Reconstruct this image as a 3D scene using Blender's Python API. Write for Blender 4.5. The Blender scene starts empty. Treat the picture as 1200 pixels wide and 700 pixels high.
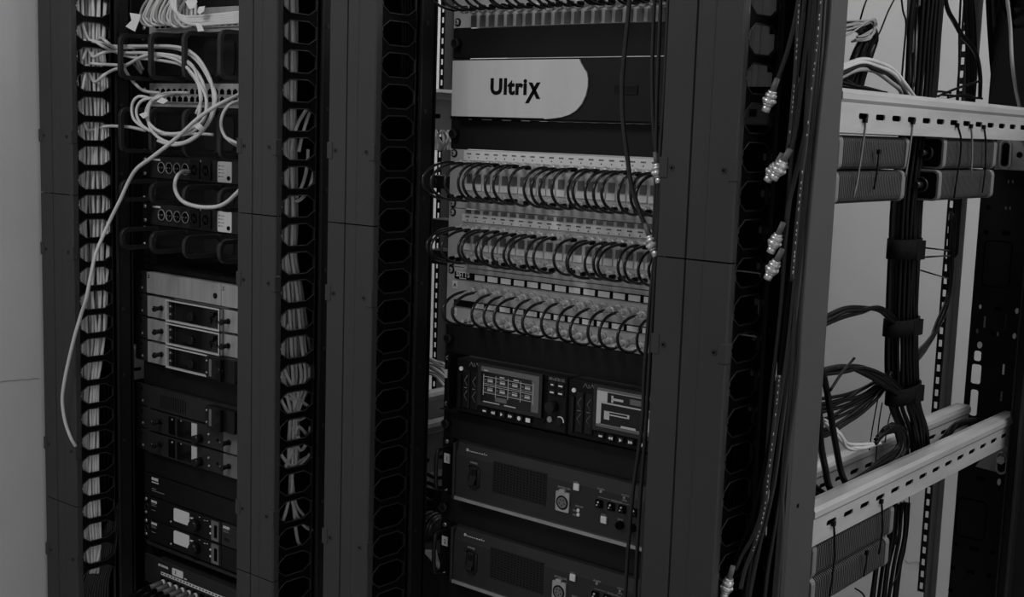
import bpy, math, random
from mathutils import Vector, Matrix
random.seed(7)
PI = math.pi
C = bpy.context.scene.collection
U = 0.04445
# ------------------------------------------------------------------ camera
CP = Vector((1.28522, -1.42446, 1.75 - 0.14769)); YAW, PIT, ROL, FPX = -0.682621, 0.132701, 0.0327543, 1475.50
fw = Vector((math.sin(YAW)*math.cos(PIT), math.cos(YAW)*math.cos(PIT), -math.sin(PIT)))
rt0 = Vector((math.cos(YAW), -math.sin(YAW), 0)); up0 = rt0.cross(fw)
rt = math.cos(ROL)*rt0 + math.sin(ROL)*up0; up = -math.sin(ROL)*rt0 + math.cos(ROL)*up0
cam = bpy.data.cameras.new('camera'); cam.sensor_width = 36; cam.lens = FPX/1200*36; cam.clip_start = .02
co = bpy.data.objects.new('camera', cam); C.objects.link(co)
co.matrix_world = Matrix(((rt.x, up.x, -fw.x, CP.x), (rt.y, up.y, -fw.y, CP.y), (rt.z, up.z, -fw.z, CP.z), (0, 0, 0, 1)))
bpy.context.scene.camera = co
def ray(x, y): return fw + rt*((x-600)/FPX) - up*((y-350)/FPX)
def aY(x, y, Y):                       # point seen at a pixel on a plane of the place (front-parallel to the racks)
    d = ray(x, y); return CP + d*((Y-CP.y)/d.y)
def aX(x, y, X):                       # the same on a plane along the rack side
    d = ray(x, y); return CP + d*((X-CP.x)/d.x)

# ------------------------------------------------------------------ materials
def mat(name, v, rough=.5, metal=0, noise=0, nscale=30, spec=.5, emit=0, stretch=None, bump=0):
    m = bpy.data.materials.new(name); m.use_nodes = True; nt = m.node_tree; b = nt.nodes['Principled BSDF']
    b.inputs['Base Color'].default_value = (v, v, v, 1); b.inputs['Roughness'].default_value = rough
    b.inputs['Metallic'].default_value = metal; b.inputs['Specular IOR Level'].default_value = spec
    if noise or bump:
        tc = nt.nodes.new('ShaderNodeTexCoord'); mp = nt.nodes.new('ShaderNodeMapping'); n = nt.nodes.new('ShaderNodeTexNoise')
        n.inputs['Scale'].default_value = nscale; n.inputs['Detail'].default_value = 4
        if stretch: mp.inputs['Scale'].default_value = stretch
        nt.links.new(tc.outputs['Object'], mp.inputs[0]); nt.links.new(mp.outputs[0], n.inputs['Vector'])
        if noise:
            r = nt.nodes.new('ShaderNodeValToRGB'); lo, hi = v*(1-noise), v*(1+noise)
            r.color_ramp.elements[0].color = (lo, lo, lo, 1); r.color_ramp.elements[1].color = (hi, hi, hi, 1)
            r.color_ramp.elements[0].position = .3; r.color_ramp.elements[1].position = .7
            nt.links.new(n.outputs['Fac'], r.inputs[0]); nt.links.new(r.outputs[0], b.inputs['Base Color'])
        if bump:
            bp = nt.nodes.new('ShaderNodeBump'); bp.inputs['Strength'].default_value = bump; bp.inputs['Distance'].default_value = .002
            nt.links.new(n.outputs['Fac'], bp.inputs['Height']); nt.links.new(bp.outputs[0], b.inputs['Normal'])
    if emit:
        b.inputs['Emission Color'].default_value = (v, v, v, 1) if v else (1, 1, 1, 1); b.inputs['Emission Strength'].default_value = emit
    return m
M = dict(
    wall=mat('wall_paint', .53, .9, noise=.04, nscale=6, spec=.2, bump=.15), ceil=mat('ceiling_paint', .7, .9, noise=.02),
    floor=mat('floor_vinyl', .30, .6, noise=.15, nscale=4), cover=mat('cover_plastic', .046, .45, noise=.05, nscale=8, spec=.22, bump=.02),
    post=mat('post_paint', .038, .5, noise=.04, spec=.3), black=mat('black_steel', .0075, .5, noise=.15, spec=.15), dark=mat('dark_plastic', .009, .4, spec=.3),
    pit=mat('deep_black', .002, .8, spec=.05), panel=mat('panel_black', .011, .5, noise=.12, nscale=5, spec=.2), gunmetal=mat('gunmetal', .026, .45, noise=.08, spec=.3),
    silver=mat('brushed_silver', .44, .38, .25, noise=.12, nscale=18, stretch=(6, 1, .6)), face=mat('silver_face', .62, .4, .1, noise=.05, nscale=10, stretch=(4, 1, .4)),
    galv=mat('galvanised', .37, .42, .35, noise=.14, nscale=14, stretch=(2, .5, 3)), galvd=mat('galvanised_dull', .26, .5, .4, noise=.3, nscale=16),
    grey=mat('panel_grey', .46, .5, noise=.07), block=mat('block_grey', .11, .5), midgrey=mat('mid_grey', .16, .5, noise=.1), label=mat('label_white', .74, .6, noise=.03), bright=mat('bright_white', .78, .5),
    screw=mat('screw_nickel', .7, .3, .6), nickel=mat('bnc_nickel', .75, .28, .6, noise=.2, nscale=200),
    white=mat('white_cable', .62, .5, noise=.1, nscale=25), whited=mat('grey_cable', .34, .5, noise=.12, nscale=25), jet=mat('black_cable', .003, .32, spec=.09), jetm=mat('black_cable_matte', .004, .42, spec=.08),
    velcro=mat('velcro', .005, .9, noise=.5, nscale=300, spec=.05), ink=mat('ink', .004, .7, spec=.1), inkg=mat('print_grey', .30, .6), ring=mat('ring_plastic', .020, .4, spec=.4),
    rib=mat('rib_grey', .045, .5, spec=.3), cap=mat('cap_grey', .11, .5), glass=mat('dark_glass', .005, .15, spec=.5), seam=mat('bare_edge', .6, .4, .3), hang=mat('hanging_cable_sheath', .020, .38, spec=.4),
    lead=mat('lead_sheath', .007, .25, spec=.55), fing=mat('finger_plastic', .0035, .5, spec=.08), rim=mat('finger_rim_highlight', .026, .4, spec=.3), lcd=mat('lcd_lit', .30, .4, emit=.42), led=mat('led_lit', .5, .4, emit=.25), scr=mat('screen_mid', .06, .3, emit=.45), scrl=mat('screen_light', .3, .3, emit=.30), scrd=mat('screen_dark', .01, .25, spec=.4))

# ------------------------------------------------------------------ mesh builder
class MB:
    def __init__(s): s.v = []; s.f = []; s.m = []; s.sm = []; s.mats = []; s.cur = 0
    def use(s, m):
        if m not in s.mats: s.mats.append(m)
        s.cur = s.mats.index(m); return s
    def face(s, idx, smooth=False): s.f.append(idx); s.m.append(s.cur); s.sm.append(smooth)
    def box(s, x0, x1, y0, y1, z0, z1):
        if x0 > x1: x0, x1 = x1, x0
        if y0 > y1: y0, y1 = y1, y0
        if z0 > z1: z0, z1 = z1, z0
        b = len(s.v); s.v += [(x, y, z) for z in (z0, z1) for y in (y0, y1) for x in (x0, x1)]
        for q in ((0, 2, 3, 1), (4, 5, 7, 6), (0, 1, 5, 4), (2, 6, 7, 3), (0, 4, 6, 2), (1, 3, 7, 5)): s.face([b+i for i in q])
        return s
    def prism(s, prof, ax, a0, a1, smooth=False):   # 2D outline extruded along an axis
        n = len(prof); b = len(s.v)
        for a in (a0, a1):
            for p, q in prof: s.v.append({'x': (a, p, q), 'y': (p, a, q), 'z': (p, q, a)}[ax])
        for i in range(n): s.face([b+i, b+(i+1) % n, b+n+(i+1) % n, b+n+i], smooth)
        s.face([b+i for i in reversed(range(n))]); s.face([b+n+i for i in range(n)]); return s
    def cyl(s, c, ax, r, h, n=12, r2=None, smooth=True):
        r2 = r if r2 is None else r2; b = len(s.v); c = Vector(c); d = Vector(ax).normalized()
        u = d.orthogonal().normalized(); w = d.cross(u)
        for k, (a, rr) in enumerate(((0, r), (h, r2))):
            for i in range(n):
                t = 2*PI*i/n; s.v.append(tuple(c + d*a + (u*math.cos(t)+w*math.sin(t))*rr))
        for i in range(n): s.face([b+i, b+(i+1) % n, b+n+(i+1) % n, b+n+i], smooth)
        s.face([b+i for i in reversed(range(n))]); s.face([b+n+i for i in range(n)]); return s
    def torus(s, c, ax, R, r, n=16, k=6):
        c = Vector(c); d = Vector(ax).normalized(); u = d.orthogonal().normalized(); w = d.cross(u)
        pts = [c+(u*math.cos(2*PI*i/n)+w*math.sin(2*PI*i/n))*R for i in range(n)]
        return s.tube(pts, r, k, closed=True, smoothpath=False)
    def tube(s, pts, r, n=6, closed=False, smoothpath=True, sub=4, caps=True):
        P = [Vector(p) for p in pts]
        if smoothpath and len(P) > 2: P = crom(P, sub)
        N = len(P); b = len(s.v); prev = None
        for i in range(N):
            a = P[(i-1) % N] if (closed or i > 0) else P[i]; c = P[(i+1) % N] if (closed or i < N-1) else P[i]
            t = (c-a)
            t = t.normalized() if t.length > 1e-9 else Vector((0, 0, 1))
            u = (prev - t*prev.dot(t)) if prev is not None else t.orthogonal()
            if u.length < 1e-6: u = t.orthogonal()
            u.normalize(); prev = u; w = t.cross(u)
            rr = r[i*len(r)//N] if isinstance(r, (list, tuple)) else r
            for k in range(n):
                q = 2*PI*k/n; s.v.append(tuple(P[i]+(u*math.cos(q)+w*math.sin(q))*rr))
        for i in range(N if closed else N-1):
            j = (i+1) % N
            for k in range(n): s.face([b+i*n+k, b+i*n+(k+1) % n, b+j*n+(k+1) % n, b+j*n+k], True)
        if not closed and caps:
            s.face([b+k for k in reversed(range(n))]); s.face([b+(N-1)*n+k for k in range(n)])
        return s
    def holed(s, A, B, T, cells):
        """a plate made of cells; A,B in-plane unit vectors, T thickness vector; cell = (corner, w, h, outline or None)"""
        A, B, T = Vector(A), Vector(B), Vector(T)
        for c, w, h, hole in cells:
            c = Vector(c)
            if not hole:
                b = len(s.v)
                for t in (Vector(), T):
                    for (a, d) in ((0, 0), (w, 0), (w, h), (0, h)): s.v.append(tuple(c+A*a+B*d+t))
                s.face([b, b+1, b+2, b+3]); s.face([b+7, b+6, b+5, b+4])
                for i in range(4): s.face([b+i, b+4+i, b+4+(i+1) % 4, b+(i+1) % 4])
                continue
            hole = [(p[0]+(q[0]-p[0])*k/4, p[1]+(q[1]-p[1])*k/4) for p, q in zip(hole, hole[1:]+hole[:1]) for k in range(4 if math.hypot(q[0]-p[0], q[1]-p[1]) > min(w, h)*.2 else 1)]
            n = len(hole); b = len(s.v)
            def edge(p):
                x, y = p[0]-w/2, p[1]-h/2; k = min(w/2/max(abs(x), 1e-9), h/2/max(abs(y), 1e-9)); return (w/2+x*k, h/2+y*k)
            cor = [(0, 0), (w, 0), (w, h), (0, h)]
            out = [edge(p) for p in hole]
            for t in (Vector(), T):
                for p in hole: s.v.append(tuple(c+A*p[0]+B*p[1]+t))
                for p in out: s.v.append(tuple(c+A*p[0]+B*p[1]+t))
                for p in cor: s.v.append(tuple(c+A*p[0]+B*p[1]+t))
            L = 2*n+4
            def side(p):
                e = 1e-6
                return {0: p[1] < e, 1: p[0] > w-e, 2: p[1] > h-e, 3: p[0] < e}
            for i in range(n):
                j = (i+1) % n; a, d = out[i], out[j]; sa, sd = side(a), side(d)
                com = [k for k in range(4) if sa[k] and sd[k]]
                mid = []
                if not com:
                    for k, q in enumerate(cor):
                        if (sa[k] or sa[(k-1) % 4]) and (sd[k] or sd[(k-1) % 4]): mid = [2*n+k]; break
                f = [i, j, n+j]+mid+[n+i]
                s.face([b+q for q in f]); s.face([b+L+q for q in reversed(f)])
                s.face([b+j, b+i, b+L+i, b+L+j])
        return s
    def build(s, name, mats=None, parent=None, base=None, bevel=0):
        if mats is not None and not s.mats: s.mats = [mats]
        me = bpy.data.meshes.new(name)
        if base is None and parent is not None: base = wpos(parent)
        if base is None:
            xs = [v[0] for v in s.v]; ys = [v[1] for v in s.v]; zs = [v[2] for v in s.v]
            base = Vector(((min(xs)+max(xs))/2, (min(ys)+max(ys))/2, min(zs)))
        base = Vector(base)
        me.from_pydata([(v[0]-base.x, v[1]-base.y, v[2]-base.z) for v in s.v], [], s.f)
        for m in s.mats: me.materials.append(m)
        me.polygons.foreach_set('material_index', s.m); me.polygons.foreach_set('use_smooth', s.sm)
        import bmesh
        bm = bmesh.new(); bm.from_mesh(me); bmesh.ops.recalc_face_normals(bm, faces=bm.faces); bm.to_mesh(me); bm.free()
        me.update(); o = bpy.data.objects.new(name, me); C.objects.link(o)
        if parent is not None: o.parent = parent; o.location = base - wpos(parent)
        else: o.location = base
        if bevel:
            b = o.modifiers.new('bevel', 'BEVEL'); b.width = bevel; b.segments = 1; b.limit_method = 'ANGLE'; b.angle_limit = .7
        return o
def wpos(o):
    p = Vector(o.location)
    while o.parent is not None: o = o.parent; p += Vector(o.location)
    return p
def crom(P, k=4):
    out = []
    for i in range(len(P)-1):
        p0, p1, p2 = P[max(i-1, 0)], P[i], P[i+1]; p3 = P[min(i+2, len(P)-1)]
        for j in range(k):
            t = j/k
            out.append(.5*((2*p1)+(p2-p0)*t+(2*p0-5*p1+4*p2-p3)*t*t+(3*p1-p0-3*p2+p3)*t**3))
    out.append(P[-1]); return out
def rrect(cx, cy, w, h, r, n=3):
    pts = []
    for (sx, sy, a0) in ((1, -1, -PI/2), (1, 1, 0), (-1, 1, PI/2), (-1, -1, PI)):
        for i in range(n+1):
            a = a0+PI/2*i/n; pts.append((cx+sx*(w/2-r)+r*math.cos(a), cy+sy*(h/2-r)+r*math.sin(a)))
    return pts
def tag(o, label, cat, group=None, kind=None):
    if label: o['label'] = label
    if cat: o['category'] = cat
    if group: o['group'] = group
    if kind: o['kind'] = kind
    return o
def thing(name, label, cat, loc, group=None):
    o = bpy.data.objects.new(name, None); C.objects.link(o); o.location = loc; o.empty_display_size = .02
    return tag(o, label, cat, group)
def struct(o): o['kind'] = 'structure'; return o
def dup(root, loc, label=None, group=None):
    r = root.copy(); C.objects.link(r); r.location = loc
    if label: r['label'] = label
    if group: r['group'] = group
    for ch in list(root.children):
        c = ch.copy(); C.objects.link(c); c.parent = r
        for g in list(ch.children):
            d = g.copy(); C.objects.link(d); d.parent = c
    return r
def text(name, s, size, loc, parent, m, bold=0, shear=0, sx=1, align='LEFT', thick=.0003, space=1):
    cu = bpy.data.curves.new(name, 'FONT'); cu.body = s; cu.size = size; cu.extrude = thick; cu.offset = bold; cu.shear = shear; cu.space_character = space; cu.align_x = align
    cu.resolution_u = 3
    t = bpy.data.objects.new(name+'_tmp', cu); C.objects.link(t); dg = bpy.context.evaluated_depsgraph_get(); dg.update()
    me = bpy.data.meshes.new_from_object(t.evaluated_get(dg)); bpy.data.objects.remove(t); bpy.data.curves.remove(cu)
    for v in me.vertices: v.co = (v.co.x*sx, -v.co.z, v.co.y)
    me.materials.clear(); me.materials.append(m); o = bpy.data.objects.new(name, me); C.objects.link(o); o.parent = parent
    o.location = Vector(loc)-wpos(parent); return o
def cable(name, pts, r, m, label, cat='cable', group=None, n=6, sub=4):
    o = MB().tube(pts, r, n, sub=sub).build(name, m); return tag(o, label, cat, group)

# ------------------------------------------------------------------ the room
struct(MB().box(-.95, 4.0, -4, 1.3, -.05, 0).build('floor', M['floor']))
struct(MB().box(-.95, 4.0, -4, 1.3, 2.8, 2.85).build('ceiling', M['ceil']))
wl = MB().box(-.99, -.892, -4, 1.3, 0, 2.8)
struct(wl.build('wall_left', M['wall']))
struct(MB().box(-.892, 4.0, 1.2, 1.3, 0, 2.8).build('wall_back', M['wall']))
# hairline cracks in the plaster
def crack(pts, parent_label, name='wall_crack'):
    o = MB().tube(pts, .0006, 4, sub=3).build(name, M['inkg']); o['kind'] = 'structure'; return o
crack([aX(x, y, -.8915) for x, y in ((0, 448), (8, 446.5), (18, 446), (25, 444.8), (33, 445), (40, 443.5), (46, 443.6))], '', 'trim_1')
crack([aY(x, y, 1.199) for x, y in ((1061, 656), (1066, 660), (1074, 658), (1078, 661), (1080, 666))], '', 'trim_2')

# ------------------------------------------------------------------ vertical cable managers
def finger_mb(yf, yr):
    mb = MB().use(M['fing'])
    up_ = [(yf, .0203), (yf+.003, .0203), (yf+.0034, .0145), (yf+.017, .0052), (yr-.017, .0052), (yr-.003, .0135), (yr, .0135)]
    prof = up_ + [(y, -z) for y, z in reversed(up_)]
    mb.prism(prof, 'x', -.003, 0)
    mb.use(M['rim'])  # paler rim tone paints in the light the finger edges catch
    for sgn in (1, -1):
        mb.tube([(0.0005, y, z*sgn) for y, z in up_], .0010, 5, smoothpath=False)
    mb.tube([(0.0005, yf, .0203), (0.0005, yf, -.0203)], .0008, 5, smoothpath=False)
    return mb
def manager(x0, x1, label, seams, notch):
    t = thing('cable_manager', label, 'cable manager', (x0, -.03, 0), 'vertical cable managers'); t['label'] = label
    del t['group']
    w = x1-x0
    # front cover in stacked lengths
    for a, b in seams:
        g = x0+w*.40; cr = x0+w*.63
        prof = [(x0, -.148), (x0, -.158), (x0+.002, -.16), (g-.0016, -.16), (g-.0008, -.1575), (g+.0008, -.1575), (g+.0016, -.16), (cr, -.16), (cr+.0007, -.1607), (cr+.0014, -.16),
                (x1-.002, -.16), (x1, -.158), (x1, -.148), (x1-.003, -.148), (x1-.003, -.156), (x0+.003, -.156), (x0+.003, -.148)]
        mb = MB().prism(prof, 'z', a+.0009, b-.0009)
        cv = mb.build('cover', M['cover'], t)
        for zc in (a+.105, b-.105):
            if zc < .1 or zc > 2.0: continue
            for (xa, xb, xs) in ((x0-.0012, x0+.010, x0+.016), (x1-.010, x1+.0012, x1-.016)):
                MB().use(M['cover']).box(xa, xb, -.1613, -.150, zc-.012, zc+.012).build('latch', None, cv, bevel=.0006)
                s = MB().use(M['ring']).cyl((xs, -.1598, zc), (0, -1, 0), .0036, .0010, 12)
                s.use(M['pit']).cyl((xs, -.1606, zc), (0, -1, 0), .0016, .0005, 6); s.build('screw', None, cv)
    # fingers on the right side, one gap per rack unit
    proto = None; zs = []
    z = notch
    while z > .3: z -= U
    while z < 2.02:
        if z > .74: zs.append(z)
        z += U
    for z in zs:
        if proto is None:
            proto = finger_mb(-.150, -.079).build('finger', None, t, base=(0, 0, 0)); o = proto
        else:
            o = proto.copy(); C.objects.link(o)
        o.location = Vector((x1-.001, 0, z)) - wpos(t)
    MB().use(M['ring']).box(x1-.004, x1-.001, -.081, -.0775, .05, 2.04).box(x1-.004, x1+.0012, -.0685, -.066, .05, 2.04).build('finger_spine', None, t)
    bp = MB().use(M['black']).box(x0, x1-.001, -.040, -.037, .05, 2.04).use(M['panel']).box(x1-.003, x1-.001, -.066, -.033, .05, 2.04).use(M['black']).box(x0, x0+.002, -.14, -.037, .05, 2.04)
    bp.build('back_channel', None, t)
    s = MB().use(M['ring'])
    for k in range(-1, 11):
        for yy, zz in ((-.056, 1.75+.004-k*.1278),):
            if zz < 2.03 and zz > .95: s.cyl((x1-.001, yy, zz), (1, 0, 0), .0032, .0012, 10)
    s.build('rivet', None, t)
    pr = None
    for z in zs:
        for dx in (.021, .029):
            if pr is None: o = pr = MB().use(M['midgrey']).prism(rrect(0, 0, .0044, .0085, .002), 'y', -.0407, -.0398).build('slot_plug', None, t, base=(0, 0, 0))
            else: o = pr.copy(); C.objects.link(o)
            o.location = Vector((x1-dx, 0, z+U*.5)) - wpos(t)
    return t
SE = [(1.46, 2.04), (.876, 1.46), (.292, .876)]
NZ = 1.75 - .0385          # a finger centre height on manager of the middle bay
manager(-.884, -.776, 'black vertical cable manager beside the pale wall, its openings packed with white cables', SE, 1.75-.0185)
manager(-.307, -.215, 'black vertical cable manager second from the wall, thinning white cables in its openings', SE, 1.75-.0315)
manager(-.099, -.003, 'black vertical cable manager third from the wall with empty openings', SE, 1.75-.0385)
M4 = manager(.476, .577, 'black vertical cable manager left of the bare upright, widest in the photo', SE, 1.75-.014)

# light leaking round a knockout behind the manager 4 fingers, drawn as pale tubes
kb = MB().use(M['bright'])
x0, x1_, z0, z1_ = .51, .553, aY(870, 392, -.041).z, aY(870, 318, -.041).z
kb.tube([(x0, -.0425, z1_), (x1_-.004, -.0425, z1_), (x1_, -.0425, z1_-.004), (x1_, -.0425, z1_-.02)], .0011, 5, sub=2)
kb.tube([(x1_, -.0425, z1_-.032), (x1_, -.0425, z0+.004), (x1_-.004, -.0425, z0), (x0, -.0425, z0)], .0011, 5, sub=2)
kb.build('knockout_light_line', None, M4)
# galvanised slotted bracket glimpsed through its top openings
t = thing('slotted_bracket', 'galvanised slotted bracket glimpsed through the top openings of the widest cable manager', 'bracket', (.53, -.05, 1.67))
hole = rrect(.020, .02235, .006, .012, .0015)
cells = [((.540, -.052, 1.664+i*.0447), .022, .0447, rrect(.013, .02235, .006, .011, .001)) for i in range(8)]
MB().holed((1, 0, 0), (0, 0, 1), (0, .002, 0), cells).build('slotted_face', M['face'], t)
MB().use(M['face']).box(.512, .540, -.056, -.050, 1.664, 2.02).box(.520, .5215, -.058, -.056, 1.664, 2.02).box(.531, .5325, -.058, -.056, 1.664, 2.02).build('flange', None, t)
t2 = thing('junction_box', 'small grey junction box behind the finger openings just under the galvanised bracket', 'box', (.52, -.05, 1.61))
MB().use(M['midgrey']).box(.512, .560, -.060, -.0405, 1.618, 1.648).build('body', None, t2, bevel=.002)
MB().use(M['dark']).box(.535, .544, -.0615, -.060, 1.628, 1.637).build('socket', None, t2)

# ------------------------------------------------------------------ bare upright, filler, rails
t = thing('frame_upright', 'tall grey steel upright at the open right end of the racks', 'upright', (.63, -.06, 0))
MB().prism([(.628, -.104), (.637, -.106), (.640, -.101), (.640, -.035), (.638, -.033), (.636, -.035), (.636, -.1), (.628, -.100)], 'z', 0, 2.1).build('channel', M['post'], t)
h = aX(935, 593, .6402)
MB().use(M['pit']).cyl(h, (1, 0, 0), .0026, .0005, 10).build('bolt_hole', None, t)
t = thing('filler_strip', 'black filler strip behind the hanging black cables left of the grey upright', 'panel', (.6, -.02, 0))
MB().use(M['black']).box(.578, .636, -.034, -.031, 0, 2.1).box(.590, .592, -.040, -.034, 0, 2.1).build('strip', None, t)

slot = rrect(.025, .0125, .028, .0072, .0032)
def rail(X, Ya, Yb, zt, zb, label, first, face=1, m='galv', lip=.018):
    """perforated side rail: upper rolled lip, face with oblong slots every 50 mm"""
    t = thing('perforated_rail', label, 'rail', (X, (Ya+Yb)/2, zb))
    zf0 = zb+.006; cells = []
    y = first-.025
    while y > Ya: y -= .05
    y += .05
    y_start = y
    H = .025
    while y+.05 <= Yb: cells.append(((X, y, zb+.008), .05, H, slot)); y += .05
    if y_start > Ya: cells.append(((X, Ya, zb+.008), y_start-Ya, H, None))
    if Yb > y: cells.append(((X, y, zb+.008), Yb-y, H, None))
    mb = MB().use(M[m]).holed((0, 1, 0), (0, 0, 1), (-.002, 0, 0), cells)
    # rest of the profile below and above the slotted band
    s = face
    prof = [(X, zb+.008), (X, zb), (X-.002*s, zb), (X-.002*s, zb+.008)]
    mb.prism([(X-.002, zb+.008), (X, zb+.008), (X, zb), (X-.002, zb)], 'y', Ya, Yb)
    mb.prism([(X-.002, zb+.033), (X, zb+.033), (X, zt-.016), (X+.003, zt-.012), (X+.003, zt-.005), (X, zt), (X-.016, zt), (X-.016, zt-.002), (X-.002, zt-.002)], 'y', Ya, Yb)
    mb.use(M['pit']).box(X-.0085, X-.0065, Ya, Yb, zb+.004, zb+.036).use(M['galvd']).box(X-.024, X-.022, Ya, Yb, zb, zt-.002).box(X-.022, X-.002, Ya, Yb, zb, zb+.002).box(X-.022, X-.016, Ya, Yb, zt-.002, zt)  # deep black strip behind the slots paints in the shade inside the channel
    mb.build('slotted_channel', None, t)
    return t
rail(.638, -.034, .80, 1.75-.086, 1.75-.1375, 'galvanised perforated rail at the top right, power supplies tied under it', 0.034)
rB = rail(.638, -.034, .735, 1.75-.592, 1.75-.6415, 'galvanised perforated rail at the lower right, nearer of the lower pair', .021)
rail(.556, -.030, .735, 1.75-.592, 1.75-.6415, 'galvanised perforated rail at the lower right, farther of the lower pair behind the cables', .021, m='galv')
rail(.556, -.030, .80, 1.75-.09, 1.75-.1375, 'galvanised perforated rail at the top right behind the nearer top rail', .021)
# left side rails of the middle and left bays
rail(-.055, -.02, .75, 1.75-.088, 1.75-.150, 'galvanised side rail seen in the gap left of the wordmark frame', .02)
rail(-.10, -.02, .75, 1.75-.582, 1.75-.665, 'galvanised side rail in the gap left of the twin recorders', .02)
rail(-.06, -.02, .75, 1.75-.62, 1.75-.70, 'lower galvanised side rail in the gap left of the upper camera control unit', .02, m='galvd')
rail(-.85, -.02, .75, 1.75-.598, 1.75-.665, 'dull galvanised side rail in the dark left bay beside the silver receivers', .02)

# end bracket of lower rail
t = thing('end_bracket', 'galvanised end bracket with a bolted slot under the far end of the lower rail', 'bracket', (.62, .69, 1.07))
br = [aY(1143, 547, .72), aY(1150, 538, .72), aY(1158, 520, .72), aY(1191, 521, .72), aY(1190, 530, .72), aY(1184, 556, .72), aY(1182, 557, .72)]
MB().prism([(p.x, p.z) for p in br], 'y', .72, .723).build('plate', M['galvd'], t)
c = aY(1173.5, 543, .718)
MB().use(M['galv']).tube([(c.x+.0105*math.cos(a)*.8, .7185, c.z+(.008 if math.sin(a) > 0 else -.008)+.0105*math.sin(a)) for a in [i*PI/8 for i in range(16)]], .0017, 6, closed=True, smoothpath=False).build('slot_rim', None, t)
MB().use(M['pit']).prism(rrect(c.x, c.z-.004, .0115, .022, .0055), 'y', .7183, .7195).build('slot', None, t)
MB().use(M['nickel']).cyl((c.x, .716, c.z+.006), (0, -1, 0), .0075, .004, 6, smooth=False).cyl((c.x, .712, c.z+.006), (0, -1, 0), .0042, .003, 10).build('bolt', None, t)

t = thing('upper_bracket', 'dull steel bracket with a slotted ring right of the upper power supplies', 'bracket', (.62, .69, 1.56))
p0, p1 = aY(1168, 164, .70), aY(1199, 200, .70)
MB().use(M['galvd']).box(p0.x, p1.x+.02, .70, .703, p1.z, p0.z).build('plate', None, t)
c = aY(1178, 181, .699)
MB().use(M['galv']).tube([(c.x+.009*math.cos(a), .6985, c.z+(.014 if math.sin(a) > 0 else -.014)+.009*math.sin(a)) for a in [i*PI/8 for i in range(16)]], .0018, 6, closed=True, smoothpath=False).build('slot_rim', None, t)
MB().use(M['pit']).prism(rrect(c.x, c.z, .011, .038, .0055), 'y', .6983, .6995).cyl((aY(1195, 181, .7).x, .6995, c.z), (0, -1, 0), .005, .001, 10).build('slot', None, t)

# ------------------------------------------------------------------ equipment helpers
def Z(k): return 1.75-k*U
ZLO = 1.75-.437
def ZL(k): return ZLO-k*U
def P(x, y): p = aY(x, y, 0); return p.x, p.z
def ear_screws(t, x, zs, m='screw', r=.0052, y=-.0025, washer=True):
    for z in zs:
        mb = MB()
        if washer: mb.use(M['ink']).cyl((x, y, z), (0, -1, 0), r*1.35, .0015, 14)
        mb.use(M[m]).cyl((x, y-.0015, z), (0, -1, 0), r, .0028, 12, r2=r*.75)
        mb.use(M['pit']).box(x-.0018, x+.0018, y-.0047, y-.0042, z-.0005, z+.0005).box(x-.0005, x+.0005, y-.0047, y-.0042, z-.0018, z+.0018)
        mb.build('mounting_screw', None, t)
def thumb(t, x, z, y=-.003):
    MB().use(M['dark']).cyl((x, y, z), (0, -1, 0), .0075, .009, 14, r2=.0068).use(M['ring']).torus((x, y-.009, z), (0, 1, 0), .0062, .0008, 14, 5).build('thumb_screw', None, t)
def blank(x0, zt, zb, label, m='panel', w=.4826, screws=True, lip=True):
    t = thing('blank_panel', label, 'blank panel', (x0+w/2, 0, zb))
    mb = MB().use(M[m]).box(x0, x0+w, -.0025, 0, zb+.0006, zt-.0006)
    if lip: mb.box(x0+.018, x0+w-.018, 0, .012, zb+.0016, zb+.0030).box(x0+.018, x0+w-.018, 0, .012, zt-.0030, zt-.0016)
    mb.build('plate', None, t, bevel=.0005)
    if screws:
        thumb(t, x0+.0105, (zt+zb)/2); thumb(t, x0+w-.0105, (zt+zb)/2)
    return t

# ---- middle bay ----
X0 = 0.0; W = .4826
blank(X0, Z(0), Z(1), 'black blank panel above the silver-fronted frame, two knurled screws')
blank(X0, Z(3), Z(4), 'black blank panel between the silver-fronted frame and the top patch panel')
blank(X0, Z(10), Z(11), 'black blank panel directly below the patch panels and above the twin recorders')
blank(X0, Z(13), Z(14), 'black blank panel between the twin recorders and the upper camera control unit')
blank(X0, Z(16), Z(17), 'black blank panel between the two camera control units')
blank(X0, Z(19), Z(22), 'black blank panel below the lower camera control unit')

# wordmark frame: silver left face with a curved edge, black right part
t = thing('router_frame', 'two-unit frame with a silver curved front bearing a black wordmark', 'rack unit', (X0+W/2, 0, Z(3)))
MB().use(M['panel']).box(X0, X0+W, -.003, 0, Z(3)+.0006, Z(1)-.0006).box(X0+.02, X0+W-.02, 0, .25, Z(3)+.002, Z(1)-.002).build('chassis', None, t, bevel=.0005)
xa = P(542, 68)[0]; zt, zb = Z(1)-.003, Z(3)+.003
MB().use(M['panel']).box(xa, X0+W-.022, -.020, -.003, zb-.001, zt+.001).build('door', None, t, bevel=.001)
cur = [P(x/4+500, y/4) for x, y in ((728, 272), (735, 300), (748, 325), (762, 345), (767, 375), (766, 410), (757, 450), (738, 490), (712, 520), (680, 540), (640, 552), (600, 557), (566, 560))]
cur = [(x+.012, z) for x, z in cur]
cur[0] = (cur[0][0], zt-.001)
prof = [(xa+.001, zt-.001)] + cur + [(cur[-1][0]-.002, zb+.001), (xa+.001, zb+.001)]
fa = MB().use(M['face']).prism(prof, 'y', -.0225, -.020); fo = fa.build('silver_face', None, t); fo['label'] = 'satin silver face with curved right edge'
def PF(x, y, Y=-.023): p = aY(x, y, Y); return p.x, p.z
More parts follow.
